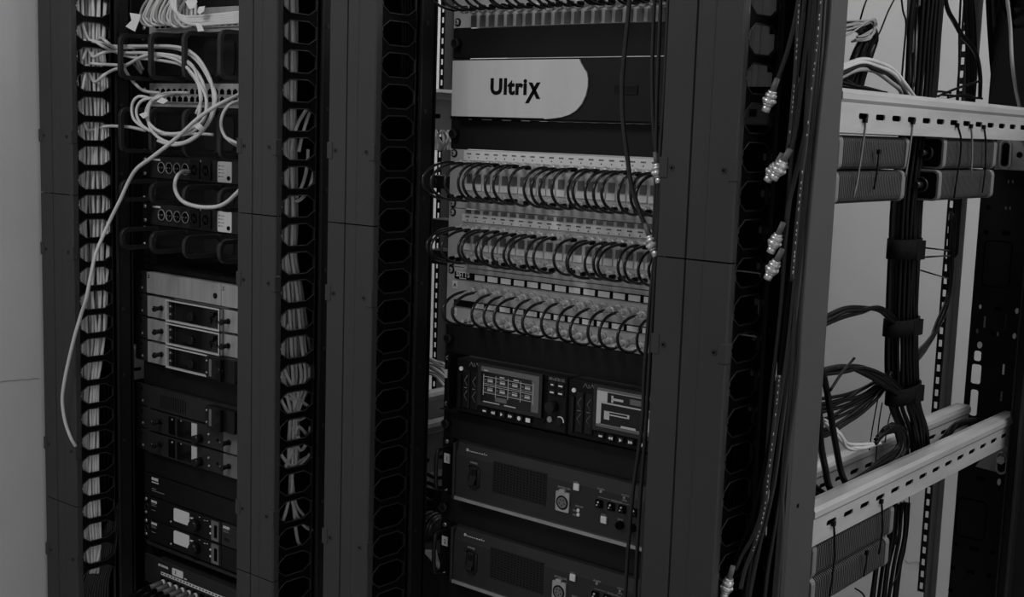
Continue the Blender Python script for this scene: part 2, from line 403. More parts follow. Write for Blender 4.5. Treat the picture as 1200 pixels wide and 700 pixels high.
zbase = PF(576, 110)[1]; xL = PF(574.5, 110)[0]; xR = PF(617, 110)[0]
wt = text('wordmark', 'Ultri', .0310, (xL, -.0229, zbase), t, M['ink'], bold=.0012, space=1.10)
bb = [v.co.x for v in wt.data.vertices]; sc = (xR-xL)/(max(bb)-min(bb))
for v in wt.data.vertices: v.co.x = (v.co.x-min(bb))*sc
# the i carries a slanted tick, so the round dot is covered by the tall x strokes
def stroke(mb, a, b, w, y0, y1):
    a, b = Vector((a[0], a[1])), Vector((b[0], b[1])); d = (b-a).normalized(); n = Vector((-d.y, d.x))*w/2
    mb.prism([tuple(a+n), tuple(a-n), tuple(b-n), tuple(b+n)], 'y', y0, y1)
mb = MB().use(M['ink'])
a, b = PF(632, 97.5), PF(617, 120); mb.prism([PF(633.2, 96.6), PF(629, 96.6), PF(615.2, 121), PF(619.4, 121)], 'y', -.0232, -.0225)
mb.prism([PF(619.4, 96.6), PF(623.6, 96.6), PF(632.8, 116), PF(628.5, 116)], 'y', -.0232, -.0225)
mb.build('wordmark_letter', None, t)
ear_screws(t, X0+.0085, (Z(1)-.0085, Z(3)+.0085), r=.0045)
a, b = P(731, 101), P(757, 111)
MB().use(M['black']).box(a[0], b[0], -.0212, -.02, b[1]-.001, a[1]).use(M['gunmetal']).tube([(a[0], -.0213, a[1]), (b[0], -.0213, a[1]), (b[0], -.0213, b[1]), (a[0], -.0213, b[1])], .0004, 4, closed=True, smoothpath=False).build('badge_window', None, t)

# ---- coax patch panels ----
def patch(kt, label, n, x_first, pitch, rows, big, fields, strip, ident):
    t = thing('coax_patchbay', label, 'patch panel', (X0+W/2, 0, Z(kt+2)))
    MB().use(M['grey']).box(X0, X0+W, -.0025, 0, Z(kt+2)+.0005, Z(kt)-.0005).box(X0+.02, X0+W-.02, 0, .10, Z(kt+2)+.003, Z(kt)-.003).build('plate', None, t, bevel=.0004)
    xs = [x_first+i*pitch for i in range(n)]
    for (ka, kb_, wf, m, y) in fields:
        mb = MB().use(M[m])
        for x in xs: mb.box(x-pitch*wf/2, x+pitch*wf/2, -.0025-y, -.0025, Z(kt+kb_), Z(kt+ka))
        mb.build('designation_field', None, t)
    for (ka, kb_, ms, ml) in strip:
        mb = MB().use(M[ms]).box(xs[0]-pitch*.62, min(xs[-1]+pitch*.62, X0+W-.012), -.0048, -.0025, Z(kt+kb_), Z(kt+ka))
        if ml == 'print':
            mb.use(M['ink'])
            for x in xs:
                zz = Z(kt+ka+(kb_-ka)*.32)
                for j in range(4): mb.box(x-.004+j*.0021, x-.0026+j*.0021, -.0051, -.0048, zz-.0011, zz+.0009)
                mb.box(x-.0009, x+.0009, -.0051, -.0048, zz-.0062, zz-.0044)
        elif ml == 'boxes':
            mb.use(M['label'])
            for x in xs[1:] if False else xs: mb.box(x-pitch*.38, x+pitch*.38, -.0056, -.0048, Z(kt+kb_-.03), Z(kt+ka+.03))
        mb.build('label_strip', None, t)
    r = .0062 if big else .0048
    for k in rows:
        for x in xs:
            z = Z(kt+k)
            mb = MB().use(M['nickel']).cyl((x, -.0025, z), (0, -1, 0), r, .004, 12 if big else 8).cyl((x, -.0065, z), (0, -1, 0), r*.72, .011, 12 if big else 8)
            mb.cyl((x-.0, -.010, z), (1, 0, 0), .0012, r*.95, 5).use(M['pit']).cyl((x, -.0176, z), (0, -1, 0), r*.5, .0003, 8)
            mb.build('jack', None, t)
    for k in ident: ear_screws(t, X0+.0085, (Z(kt+k),), r=.0045)
    ear_screws(t, X0+W-.0085, (Z(kt+.2), Z(kt+1.8)), r=.0045)
    return t, xs
F24 = [(.82, 1.12, .62, 'block', .001), (1.16, 1.36, .86, 'label', .002)]
pA, xsA = patch(4, 'grey coax patch panel with black looped leads, topmost of the three in the middle rack', 24, .040, .0172, (.47, 1.56), False, F24, [(.04, .36, 'label', 'print')], (.15, 1.85))
pB, xsB = patch(6, 'grey coax patch panel with black looped leads, middle of the three', 24, .040, .0172, (.62, 1.58), False, [(.02, .14, .62, 'block', .001), (.86, 1.14, .62, 'block', .001), (1.17, 1.38, .86, 'label', .002)], [(.17, .42, 'label', 'print')], (.15, 1.85))
pC, xsC = patch(8, 'grey coax patch panel with large nickel jacks and black name strip, lowest of three', 16, .068, .0252, (.68, 1.62), True, [], [(.16, .40, 'ink', 'boxes'), (1.12, 1.34, 'ink', 'boxes')], (.12,))
pT, xsT = patch(-2, 'grey coax patch panel cut off by the top edge of the photo', 24, .040, .0172, (.47, 1.45), False, [(1.6, 1.97, .62, 'block', .001)], [], (.5, 1.8))
a, b = P(535.5, 316.5), P(556, 324)
MB().use(M['ink']).box(a[0], xsC[0]-.010, -.0052, -.0025, Z(8.40), Z(8.16)).build('name_strip', None, pC)
MB().use(M['ink']).box(a[0], xsC[0]-.012, -.0052, -.0025, Z(9.34), Z(9.12)).build('name_strip', None, pC)
text('wordmark', 'SSTTS', .0105, (a[0]+.0035, -.0053, Z(8.31)), pC, M['label'], bold=.0002)
MB().use(M['label']).box(a[0]+.010, a[0]+.024, -.0055, -.0052, Z(8.375), Z(8.35)).build('underline', None, pC)
for (kk, ch) in ((8.62, 'A'), (9.55, 'B')):
    MB().use(M['label']).box(.012, .0215, -.0032, -.0025, Z(kk+.13), Z(kk-.13)).build('row_tag', None, pC)
    text('row_letter', ch, .009, (.0140, -.0034, Z(kk+.08)), pC, M['ink'])

def patch_cable_mesh(h, D, r, boot):
    root = thing('patch_cable', '', 'patch cable', (0, 0, 0))
    pts = [(0, -.030, 0)] + [(0, -.046-(D-.046)*math.sin(a), -h*.53+(h*.56)*math.cos(a)) for a in [PI*q/7 for q in range(8)]] + [(0, -.030, -h)]
    MB().tube(pts, r, 7, sub=4).build('lead', M['lead'], root, base=(0, 0, 0))
    for z in (0, -h):
        MB().use(M['nickel']).cyl((0, -.0185, z), (0, -1, 0), .0062, .009, 10).cyl((0, -.0275, z), (0, -1, 0), .0040, .010, 8).use(M[boot]).cyl((0, -.0375, z), (0, -1, 0), .0033, .010, 8, r2=.0026).build('connector', None, root, base=(0, 0, 0))
    return root
def loops(xs, ztop, h, D, r, boot, label, group, skip=()):
    protos = [patch_cable_mesh(h, D+dd, r, boot) for dd in (-.006, .0, .008, .014)]
    used = [False]*4
    for i, x in enumerate(xs):
        if i in skip: continue
        q = (2, 3, 1, 0, 2, 1, 0, 3)[(i*5+i//3) % 8] if i > 4 else (3, 3, 2, 1, 2)[i]
        if not used[q]: o = protos[q]; used[q] = True; o.location = (x, 0, ztop)
        else: o = dup(protos[q], (x, 0, ztop))
        o['label'] = label; o['group'] = group
        o.rotation_euler = (random.uniform(-.02, .02), 0, random.uniform(-.05, .10))
    for p, u in zip(protos, used):
        if not u:
            for c in list(p.children): bpy.data.objects.remove(c)
            bpy.data.objects.remove(p)
loops(xsA, Z(4.47), U*1.09, .088, .0021, 'jetm', 'black patch lead looping between the two jack rows of the topmost patch panel', 'patch leads of the topmost panel', skip=(9,))
loops(xsB, Z(6.62), U*.98, .088, .0021, 'jetm', 'black patch lead looping between the two jack rows of the middle patch panel', 'patch leads of the middle panel', skip=(12,))
loops(xsC, Z(8.68), U*.96, .080, .0022, 'nickel', 'black patch lead looping between the large jacks of the lowest patch panel', 'patch leads of the lowest panel')
loops(xsT, Z(-2+.47), U*.98, .085, .0021, 'jetm', 'black patch lead looping on the panel cut off by the top edge', 'patch leads of the cut-off panel')

# ---- twin recorders in a tray ----
t = thing('recorder_tray', 'black two-unit tray carrying the twin recorders', 'rack tray', (X0+W/2, 0, Z(13)))
MB().use(M['black']).box(X0, X0+.016, -.003, 0, Z(13)+.0006, Z(11)-.0006).box(X0+W-.016, X0+W, -.003, 0, Z(13)+.0006, Z(11)-.0006)\
    .box(X0+.016, X0+W-.016, .0, .25, Z(13)+.0006, Z(13)+.0025).box(X0+.014, X0+.017, -.012, .25, Z(13)+.0006, Z(11)-.001).box(X0+.003, X0+W, -.016, -.0005, Z(13)+.0006, Z(13)+.0022)\
    .build('tray', None, t, bevel=.0005)
MB().use(M['label']).box(X0+.0008, X0+.0135, -.0035, -.003, Z(11.92), Z(11.62)).build('number_label', None, t)
ear_screws(t, X0+.0085, (Z(11)-.0085, Z(13)+.0085), r=.0042)
def recorder(x0, label, n):
    zt, zb = Z(11)-.002, Z(13)+.005; ys = -.020
    t = thing('recorder', label, 'recorder', (x0+.105, 0, zb))
    MB().use(M['black']).box(x0, x0+.2095, ys, .22, zb, zt).build('body', None, t, bevel=.0015)
    def b(name, xa, xb, za, zb_, y, m, parent=t, bv=0): return MB().use(M[m]).box(x0+xa, x0+xb, ys-y, ys, zb+za, zb+zb_).build(name, None, parent, bevel=bv)
    H = zt-zb
    # drive bays
    for (xa, xb) in ((.0155, .028), (.0315, .0445)):
        d = b('drive_bay', xa, xb, .008, H-.016, .003, 'dark', bv=.001)
        mb = MB().use(M['midgrey'])
        cx = x0+(xa+xb)/2
        for zc in (zb+H*.34, zb+H*.62):
            mb.tube([(cx+.0035, ys-.0034, zc+.008), (cx-.0025, ys-.0034, zc), (cx+.0035, ys-.0034, zc-.008)], .0006, 4, smoothpath=False)
        mb.box(cx-.003, cx+.003, ys-.0034, ys-.003, zb+H*.475, zb+H*.49); mb.build('chevron', None, d)
    b('side_grip', .007, .012, .008, H-.024, .003, 'dark')
    MB().use(M['led']).cyl((x0+.010, ys, zt-.0152), (0, -1, 0), .0032, .002, 12).build('power_light', None, t)
    # logo strokes
    mb = MB().use(M['inkg']); lx = x0+.0255; lz = zt-.009
    for k in (0, 1):
        q = lx+k*.0115; mb.tube([(q, ys-.0004, lz), (q+.0038, ys-.0004, lz+.0062), (q+.0076, ys-.0004, lz)], .0006, 4, smoothpath=False)
    mb.tube([(lx+.0098, ys-.0004, lz+.0055), (lx+.0098, ys-.0004, lz+.001), (lx+.0078, ys-.0004, lz-.0002)], .0005, 4, smoothpath=False); mb.build('wordmark', None, t)
    # tilting screen
    xa, xb = .046, .1675; za, zc = .0175, H-.0005; yo = .004
    bz = MB().use(M['gunmetal'])
    bz.holed((1, 0, 0), (0, 0, 1), (0, yo, 0), [((x0+xa, ys-yo, zb+za), xb-xa, zc-za, rrect((xb-xa)/2, (zc-za)/2+.001, xb-xa-.012, zc-za-.010, .002))]); bo = bz.build('screen_bezel', None, t, bevel=.0008)
    sx0, sx1, sz0, sz1 = x0+xa+.006, x0+xb-.006, zb+za+.006, zb+zc-.004; sw, sh = sx1-sx0, sz1-sz0; yy = ys-.0035
    s = MB().use(M['scrd'] if n == 1 else M['scrl']).box(sx0-.001, sx1+.001, yy, ys, sz0-.001, sz1+.001)
    def r(a, b_, c, d, m, e=.0003):
        s.use(M[m]).box(sx0+sw*a, sx0+sw*b_, yy-e, yy, sz0+sh*c, sz0+sh*d)
    if n == 1:
        r(.0, 1, .86, 1, 'scr'); r(.88, 1, 0, .86, 'scr')
        for row in (0, 1):
            for c in range(4):
                q = .05+c*.215; z = .52-row*.25
                r(q, q+.2, z, z+.012, 'scrl'); r(q, q+.2, z+.045, z+.057, 'scr'); r(q, q+.2, z+.2, z+.212, 'scrl')
                r(q+.07, q+.16, z+.07, z+.16, 'scrl'); r(q+.01, q+.05, z+.09, z+.14, 'scr'); r(q+.07, q+.16, z+.12, z+.15, 'scr', .0005)
        for c in range(5): r(.045+c*.215, .052+c*.215, .20, .78, 'scrl', .0005)
        r(.26, .46, .08, .2, 'scr'); r(.05, .34, .01, .035, 'scrl', .0006); r(.42, .62, .01, .035, 'scrl', .0006); r(.33, .41, .76, .79, 'scrl', .0006); r(.57, .66, .76, .79, 'scrl', .0006); r(.05, .12, .88, .91, 'scrl', .0006)
    else:
        r(.05, 1, .08, .92, 'scrd'); r(.05, .16, .66, .92, 'scrl', .0006); r(.05, 1, .62, .655, 'scrl', .0006); r(.22, .4, .74, .8, 'scrl', .0006); r(.22, .25, .68, .86, 'scrl', .0006); r(.5, .72, .72, .86, 'scr', .0006)
        r(.03, .07, .1, .66, 'scrl', .0006); r(.15, .5, .34, .37, 'scrl', .0006); r(.15, .47, .42, .44, 'scrl', .0006); r(.47, .5, .34, .44, 'scrl', .0006); r(.12, .2, .22, .44, 'scrl', .0006)
        r(.78, .92, .1, .45, 'scrl', .0006); r(.93, 1, .1, .5, 'scr', .0006); r(.38, .6, .08, .13, 'scrl', .0006); r(.76, 1, .46, .6, 'scr', .0006); r(0, 1, .94, 1, 'scr', .0006); r(0, 1, 0, .07, 'scr', .0006)
    s.build('screen', None, bo)
    # transport buttons
    for i in range(6):
        cx = x0+.061+i*.0166; cz = zb+.0105
        bt = MB().use(M['dark']).box(cx-.005, cx+.005, ys-.0045, ys, cz-.004, cz+.004).build('button', None, t, bevel=.0008)
        mb = MB().use(M['led']); y0, y1 = ys-.0049, ys-.0045
        if i == 0: mb.box(cx-.003, cx+.003, y0, y1, cz-.0011, cz+.0011)
        elif i == 1: mb.prism([(cx, cz), (cx+.0036, cz+.0024), (cx+.0036, cz-.0024)], 'y', y0, y1); mb.prism([(cx-.0036, cz), (cx, cz+.0024), (cx, cz-.0024)], 'y', y0, y1)
        elif i == 2: mb.prism([(cx-.0018, cz+.0026), (cx+.0024, cz), (cx-.0018, cz-.0026)], 'y', y0, y1)
        elif i == 3: mb.prism([(cx-.0036, cz+.0024), (cx, cz), (cx-.0036, cz-.0024)], 'y', y0, y1); mb.prism([(cx, cz+.0024), (cx+.0036, cz), (cx, cz-.0024)], 'y', y0, y1)
        elif i == 4: mb.cyl((cx, y1, cz), (0, -1, 0), .0031, .0004, 12)
        else: mb.box(cx-.004, cx+.004, y0, y1, cz-.003, cz+.003)
        mb.build('button_symbol', None, bt)
    # perforated strip and controls
    g = MB().use(M['pit'])
    for i in range(14): g.cyl((x0+.1705, ys, zb+.012+i*.0048), (0, -1, 0), .0014, .0003, 6); g.cyl((x0+.1735, ys, zb+.0144+i*.0048), (0, -1, 0), .0014, .0003, 6)
    g.build('vent_holes', None, t)
    b('control_plate', .1765, .2090, .003, H-.001, .002, 'panel', bv=.0006)
    text('model_text', 'KiPro ULTRA 12G', .0058, (x0+.178, ys-.0023, zt-.0065), t, M['inkg'], sx=.62)
    for (dx, dz) in ((.1855, .0125), (.2005, .0125), (.1855, .0235), (.2005, .0235)):
        bt = MB().use(M['dark']).box(x0+dx-.0058, x0+dx+.0058, ys-.0045, ys-.002, zt-dz-.004, zt-dz+.004).build('button', None, t, bevel=.0008)
        w = .0022 if dx < .19 and dz < .02 else .0034
        MB().use(M['led']).box(x0+dx-w, x0+dx+w, ys-.0049, ys-.0045, zt-dz-.0010, zt-dz+.0010).build('button_symbol', None, bt)
    MB().use(M['dark']).cyl((x0+.189, ys-.002, zb+.0385), (0, -1, 0), .0080, .013, 18, r2=.0078).build('knob', None, t)
    MB().use(M['inkg']).cyl((x0+.183, ys-.002, zb+.0185), (0, -1, 0), .0042, .003, 14).build('round_button', None, t)
    kn = MB().use(M['dark']).cyl((x0+.200, ys-.002, zb+.0185), (0, -1, 0), .0055, .004, 14).build('headphone_jack', None, t)
    MB().use(M['led']).tube([(x0+.200+.0064*math.cos(a), ys-.0024, zb+.0185+.0064*math.sin(a)) for a in [i*.3-.2 for i in range(9)]], .0009, 5).build('jack_rim', None, kn)
    return t
recorder(X0+.0400, 'left of the twin black recorders, its screen showing a grid of channels', 1)
recorder(X0+.0400+.2115, 'right of the twin black recorders, partly behind hanging cables, its screen showing arrows', 2)

# ---- camera control units ----
def ccu(kt, label, num):
    zt, zb = Z(kt)-.0006, Z(kt+2)+.0006; dk = (kt-14)*U
    t = thing('camera_control_unit', label, 'rack unit', (X0+W/2, 0, zb)); y = -.018
    MB().use(M['black']).box(X0, X0+.022, -.003, 0, zb, zt).box(X0+W-.022, X0+W, -.003, 0, zb, zt).box(X0+.022, X0+W-.022, 0, .30, zb+.002, zt-.002).build('chassis', None, t, bevel=.0005)
    # front face with sloping top bevel and pale lower edge
    xf, xg = aY(533, 570, y).x, X0+W-.022
    prof = [(0, zb), (0, zt), (y+.006, zt), (y, zt-.018), (y, zb+.006), (y-.001, zb+.005), (y-.001, zb)]
    fa = MB().use(M['gunmetal']).prism(prof, 'x', xf, xg).build('front_face', None, t, bevel=.0005)
    MB().use(M['galv']).box(xf, xg, y-.003, y+.001, zb-.0002, zb+.0046).build('lower_trim', None, t)['label'] = 'pale metal lower trim'
    MB().use(M['gunmetal']).box(xf-.003, xf+.0015, y-.004, 0, zb, zt).build('side_cheek', None, t, bevel=.0008)
    MB().use(M['gunmetal']).box(xg-.0015, xg+.003, y-.004, 0, zb, zt).build('side_cheek', None, t, bevel=.0008)
    # handles
    for xh in (X0+.0185, X0+W-.0185):
        MB().use(M['dark']).tube([(xh, 0, zt-.013), (xh, -.026, zt-.013), (xh, -.036, zt-.020), (xh, -.036, zb+.020), (xh, -.026, zb+.013), (xh, 0, zb+.013)], .0032, 8, sub=4).build('handle', None, t)
    ear_screws(t, X0+.011, (zt-.006, zb+.006), r=.0035, washer=False)
    MB().use(M['label']).box(X0+.0045, X0+.0165, -.0040, -.003, zb+.047, zb+.062).build('number_label', None, t)
    text('number', num, .010, (X0+.0085, -.0042, zb+.0508), t, M['ink'])
    text('wordmark', 'Panasonic', .0098, (aY(545, 525, y).x, y+.0030, zt-.0128), t, M['label'], space=1.08)
    # the rest is placed on the face plane
    def f(px, py): p = aY(px, py, y); return p.x, p.z-dk
    x, z = f(555.5, 558)
    MB().use(M['dark']).tube([(x-.011, y-.001, z+.012), (x-.011, y-.001, z-.014), (x-.006, y-.001, z-.019)], .0011, 5, smoothpath=False).tube([(x+.011, y-.001, z+.012), (x+.011, y-.001, z-.014), (x+.006, y-.001, z-.019)], .0011, 5, smoothpath=False)\
        .tube([(x-.011, y-.001, z+.012), (x-.007, y-.001, z+.016), (x+.007, y-.001, z+.016), (x+.011, y-.001, z+.012)], .0011, 5, smoothpath=False).build('switch_guard', None, t)
    MB().use(M['dark']).prism([(y-.001, z+.013), (y-.003, z+.011), (y-.002, z), (y-.009, z-.012), (y-.001, z-.014)], 'x', x-.006, x+.006).build('power_switch', None, t)
    text('power_text', 'POWER', .0042, (x-.008, y-.0004, z+.0185), t, M['inkg'])
    # speaker grille: 16 x 12 square holes
    ga, gb = f(579, 541), f(639, 593); gx, gz = ga; n, mrow = 16, 12; p = (gb[0]-gx)/n; pv = (gz-gb[1])/mrow*.98
    g = MB().use(M['pit']).box(gx, gx+n*p, y-.0003, y+.0003, gz-mrow*pv, gz).use(M['gunmetal'])
    for i in range(n+1): g.box(gx+i*p-.0012, gx+i*p+.0012, y-.0008, y, gz-mrow*pv-.001, gz+.001)
    for j in range(mrow+1): g.box(gx-.001, gx+n*p+.001, y-.0008, y, gz-j*pv-.0009, gz-j*pv+.0009)
    g.build('speaker_grille', None, t)
    x, z = f(660, 588)
    s = MB().use(M['silver']).prism(rrect(x, z, .024, .029, .002), 'y', y-.0025, y)
    s.prism(rrect(x-.001, z+.0155, .010, .005, .0015), 'y', y-.0035, y)
    so = s.build('intercom_socket', None, t)
    c_ = MB().use(M['ink']).torus((x, y-.0028, z-.001), (0, 1, 0), .0092, .0013, 20, 6).use(M['midgrey']).cyl((x, y-.0025, z-.001), (0, -1, 0), .0082, .0008, 18).use(M['ink'])
    for k in range(5):
        a = -PI/2+k*2*PI/5; c_.cyl((x+.0045*math.cos(a), y-.0033, z-.001+.0045*math.sin(a)), (0, -1, 0), .0010, .0005, 6)
    c_.build('socket_core', None, so)
    def tx(px, py, s_, size=.0040):
        x, z = f(px, py); text('print', s_, size, (x, y-.0004, z), t, M['inkg'])
    def sq(px, py, w, m):
        x, z = f(px, py); MB().use(M[m]).box(x-w/2, x+w/2, y-.0032, y, z-w/2, z+w/2).build('square_button', None, t, bevel=.0006)
    def led(px, py, r_, m):
        x, z = f(px, py); MB().use(M[m]).cyl((x, y, z), (0, -1, 0), r_, .0016, 10).build('indicator', None, t)
    tx(654, 571.5, 'INTERCOM', .0044); sq(676.3, 570.8, .0098, 'label'); sq(708.3, 609.3, .0098, 'label'); tx(672.5, 566, 'CALL'); tx(704.5, 604, 'CALL'); tx(700, 573.5, 'ALARM')
    led(678, 598.3, .0026, 'label'); led(678, 603.3, .0026, 'label'); tx(674.5, 593.8, 'INCOM'); tx(671.5, 599, 'PGM', .0035); tx(671.5, 604, 'ENG', .0035)
    led(704.5, 576.2, .0020, 'inkg'); led(732, 583.5, .0018, 'inkg'); tx(728.5, 581, 'OPTICAL', .0033); tx(729, 587, 'LEVEL', .0033); tx(716.5, 587.5, 'INTERCOM', .0036)
    mb = MB().use(M['inkg']); x, z = f(701, 582.5); mb.box(x, x+.021, y-.0005, y, z, z+.0004); x, z = f(729, 590); mb.box(x, x+.016, y-.0005, y, z, z+.0004); mb.build('print_rule', None, t)
    for (px, py) in ((702.5, 590.5), (716.5, 594), (729.5, 597), (744, 601)):
        x, z = f(px, py); k = MB().use(M['pit']).prism(rrect(x, z, .0125, .0115, .002), 'y', y-.0015, y).build('toggle', None, t)
        MB().use(M['label']).cyl((x-.001, y-.0015, z+.0022), (0, -1, 0), .0014, .0016, 8).cyl((x-.0032, y-.0015, z-.0022), (0, -1, 0), .0011, .001, 8).use(M['dark']).cyl((x+.0025, y-.0015, z-.001), (.2, -1, .1), .0017, .007, 8).build('toggle_lever', None, k)
    for (px, py) in ((727.5, 615.5), (742, 619)):
        x, z = f(px, py); MB().use(M['pit']).cyl((x, y, z), (0, -1, 0), .0056, .006, 14).build('level_knob', None, t)
    tx(724, 609.5, 'LEVEL', .0036)
    return t
ccu(14, 'upper of the two charcoal camera control units, pale strip along its lower edge', '1')
ccu(17, 'lower of the two charcoal camera control units, at the bottom of the middle rack', '2')

# ------------------------------------------------------------------ left bay
XL = -.790
def LP(x, y, Y=0): p = aY(x, y, Y); return p.x, p.z
# upper patch panel under the cable heap, and the 48-port switch
def ports_panel(kt, label, name, rows, dark):
    zt, zb = ZL(kt)-.0006, ZL(kt+1)+.0006
    t = thing(name, label, 'patch panel', (XL+W/2, 0, zb))
    MB().use(M['black']).box(XL-.005, XL+.026, -.003, 0, zb, zt).use(M['silver']).box(XL+.026, XL+W, -.004, 0, zb, zt).use(M['black']).box(XL+.03, XL+W-.02, 0, .12, zb+.003, zt-.003).build('plate', None, t, bevel=.0006)
    for r_ in range(rows):
        z = zb + (zt-zb)*(.34 if r_ == 0 else .66)
        mb = MB().use(M['silver']).box(XL+.05, XL+W-.01, -.0085, -.004, z-.0065, z+.0065).use(M['pit'])
        for i in range(24):
            x = XL+.058+i*.0172+(i//6)*.002
            mb.box(x-.0058, x+.0058, -.0090, -.0085, z-.0048, z+.0032).box(x-.0028, x+.0028, -.0090, -.0085, z+.0032, z+.0052)
        mb.build('port_row', None, t)
    ear_screws(t, XL+.012, (zt-.012, zb+.012), r=.004)
    return t
ports_panel(-11, 'pale one-row port panel under the heap of white cables at the top left', 'port_panel', 1, 0)
sw = ports_panel(-8, 'silver two-row port panel between the ring cable guides of the left rack', 'port_panel', 2, 0)
blank(XL, ZL(-12.6), ZL(-11), 'dark blank panel above the one-row port panel at the top left', 'panel')
# ring cable guides
def ring_guide(kt, nu, label, reach, xs, frame='black'):
    zt, zb = ZL(kt)-.0006, ZL(kt+nu)+.0006; h = zt-zb
    t = thing('ring_cable_guide', label, 'cable guide', (XL+W/2, 0, zb))
    MB().use(M[frame]).box(XL, XL+W, -.003, 0, zb, zt).build('plate', None, t, bevel=.0005)
    for i in range(3):
        xa = XL+.05+i*.14; MB().use(M['dark']).prism(rrect(xa+.045, (zt+zb)/2, .085, h*.68, .008), 'y', -.0045, -.003).build('access_plate', None, t)
    for x in xs:
        mb = MB().use(M['ring']); w = .0085
        o_ = rrect(-reach/2, (zt+zb)/2, reach, h*.96, min(.016, h*.4), 4); o2 = rrect(-reach/2, (zt+zb)/2, reach-.016, h*.96-.016, min(.009, h*.25), 4)
        n = len(o_); b = len(mb.v)
        for xx in (x-w/2, x+w/2):
            for p in o_: mb.v.append((xx, p[0], p[1]))
            for p in o2: mb.v.append((xx, p[0], p[1]))
        for i in range(n):
            j = (i+1) % n
            mb.face([b+i, b+j, b+2*n+j, b+2*n+i]); mb.face([b+n+i, b+3*n+i, b+3*n+j, b+n+j]); mb.face([b+i, b+n+i, b+n+j, b+j]); mb.face([b+2*n+i, b+2*n+j, b+3*n+j, b+3*n+i])
        mb.build('ring', None, t, bevel=.0007)
        MB().use(M['ring']).box(x-w/2-.004, x+w/2+.004, -.006, -.003, zt-.008, zt-.001).build('ring_mount', None, t)
    ear_screws(t, XL+.0085, (zt-.006, zb+.006), r=.0035, washer=False)
    return t
RX = [-.7455, -.652, -.5545, -.4555, -.358]
ring_guide(-10, 2, 'large black ring cable guide carrying white cables above the silver port panel', .082, RX)
ring_guide(-7, 2, 'large black ring cable guide behind the coil of white cables', .082, RX)
ring_guide(-4, 1, 'slim black ring cable guide between the two power distribution units', .082, RX)
ring_guide(-2, 1, 'slim black ring cable guide above the dark gap over the silver receivers', .082, RX)
# power / audio distribution units
def pdu(kt, label):
    zt, zb = ZL(kt)-.003, ZL(kt+1)+.001; y = -.004; zc = (zt+zb)/2
    t = thing('power_distribution_unit', label, 'power unit', (XL+W/2, 0, zb))
    MB().use(M['panel']).box(XL, XL+.028, -.003, 0, zb, zt).use(M['gunmetal']).box(XL+.028, XL+W, y, 0, zb, zt).use(M['black']).box(XL+.03, XL+W-.02, 0, .2, zb+.002, zt-.002).build('face', None, t, bevel=.0005)
    x = LP(192, 200)[0]; p = .0245
    for i in range(4):
        cx = x+i*p
        s = MB().use(M['pit']).cyl((cx, y, zc), (0, -1, 0), .0095, .002, 18).use(M['silver']).torus((cx, y-.002, zc), (0, 1, 0), .0100, .0009, 20, 5).use(M['midgrey'])
        s.cyl((cx-.004, y-.002, zc), (0, -1, 0), .0016, .002, 6).cyl((cx+.004, y-.002, zc), (0, -1, 0), .0016, .002, 6)
        s.use(M['dark']).cyl((cx, y-.002, zc-.005), (0, -1, 0), .003, .003, 8); s.build('round_socket', None, t)
    MB().use(M['label']).box(LP(181, 187)[0], LP(190, 187)[0], y-.0006, y, zt-.008, zt-.0045).build('label_sticker', None, t)
    for i in range(2):
        cx = x+4*p+.005+i*.0335
        s = MB().use(M['dark']).prism(rrect(cx, zc+.001, .028, .036, .003), 'y', y-.0035, y).use(M['ring']).torus((cx, y-.0038, zc), (0, 1, 0), .0105, .0007, 18, 5).use(M['pit']).cyl((cx, y-.0035, zc), (0, -1, 0), .0098, .0004, 18)
        s.use(M['gunmetal']).box(cx-.004, cx-.0025, y-.005, y-.0035, zc-.005, zc+.005).box(cx+.0025, cx+.004, y-.005, y-.0035, zc-.005, zc+.005).box(cx-.0025, cx+.0025, y-.005, y-.0035, zc-.001, zc+.001); s.build('power_socket', None, t)
    x = LP(257, 205)[0]
    s = MB().use(M['label']).prism(rrect(x+.0215, zc, .040, .037, .003), 'y', y-.0012, y).use(M['ink']).cyl((x+.034, y-.0012, zc-.0105), (0, -1, 0), .0038, .002, 12)
    for k in range(4): s.box(x+.005, x+.008, y-.0015, y-.0012, zc+.0095-k*.0062, zc+.0115-k*.0062)
    s.use(M['inkg'])
    for k in range(4): s.box(x+.010, x+.021-(k % 2)*.003, y-.0015, y-.0012, zc+.0098-k*.0062, zc+.0112-k*.0062)
    s.build('status_plate', None, t)['label'] = 'white status plate with a black button'
    text('print', 'POWER IN', .0046, (x-.052, y-.0004, zt-.0052), t, M['label'], bold=.0001)
    ear_screws(t, XL+.012, (zt-.007, zb+.007), r=.0038)
    return t
pdu(-5, 'upper dark power distribution unit with round sockets, a white cable plugged in')
pdu(-3, 'lower dark power distribution unit with round sockets, nothing plugged in')
# dark shelf
t = thing('rack_shelf', 'thin black shelf over the silver receivers', 'shelf', (XL+W/2, .1, ZL(-.35)))
MB().use(M['black']).box(XL, XL+W, -.002, 0, ZL(-.05), ZL(-.22)).box(XL+.01, XL+W-.01, 0, .25, ZL(-.22)-.002, ZL(-.22)).build('shelf', None, t)
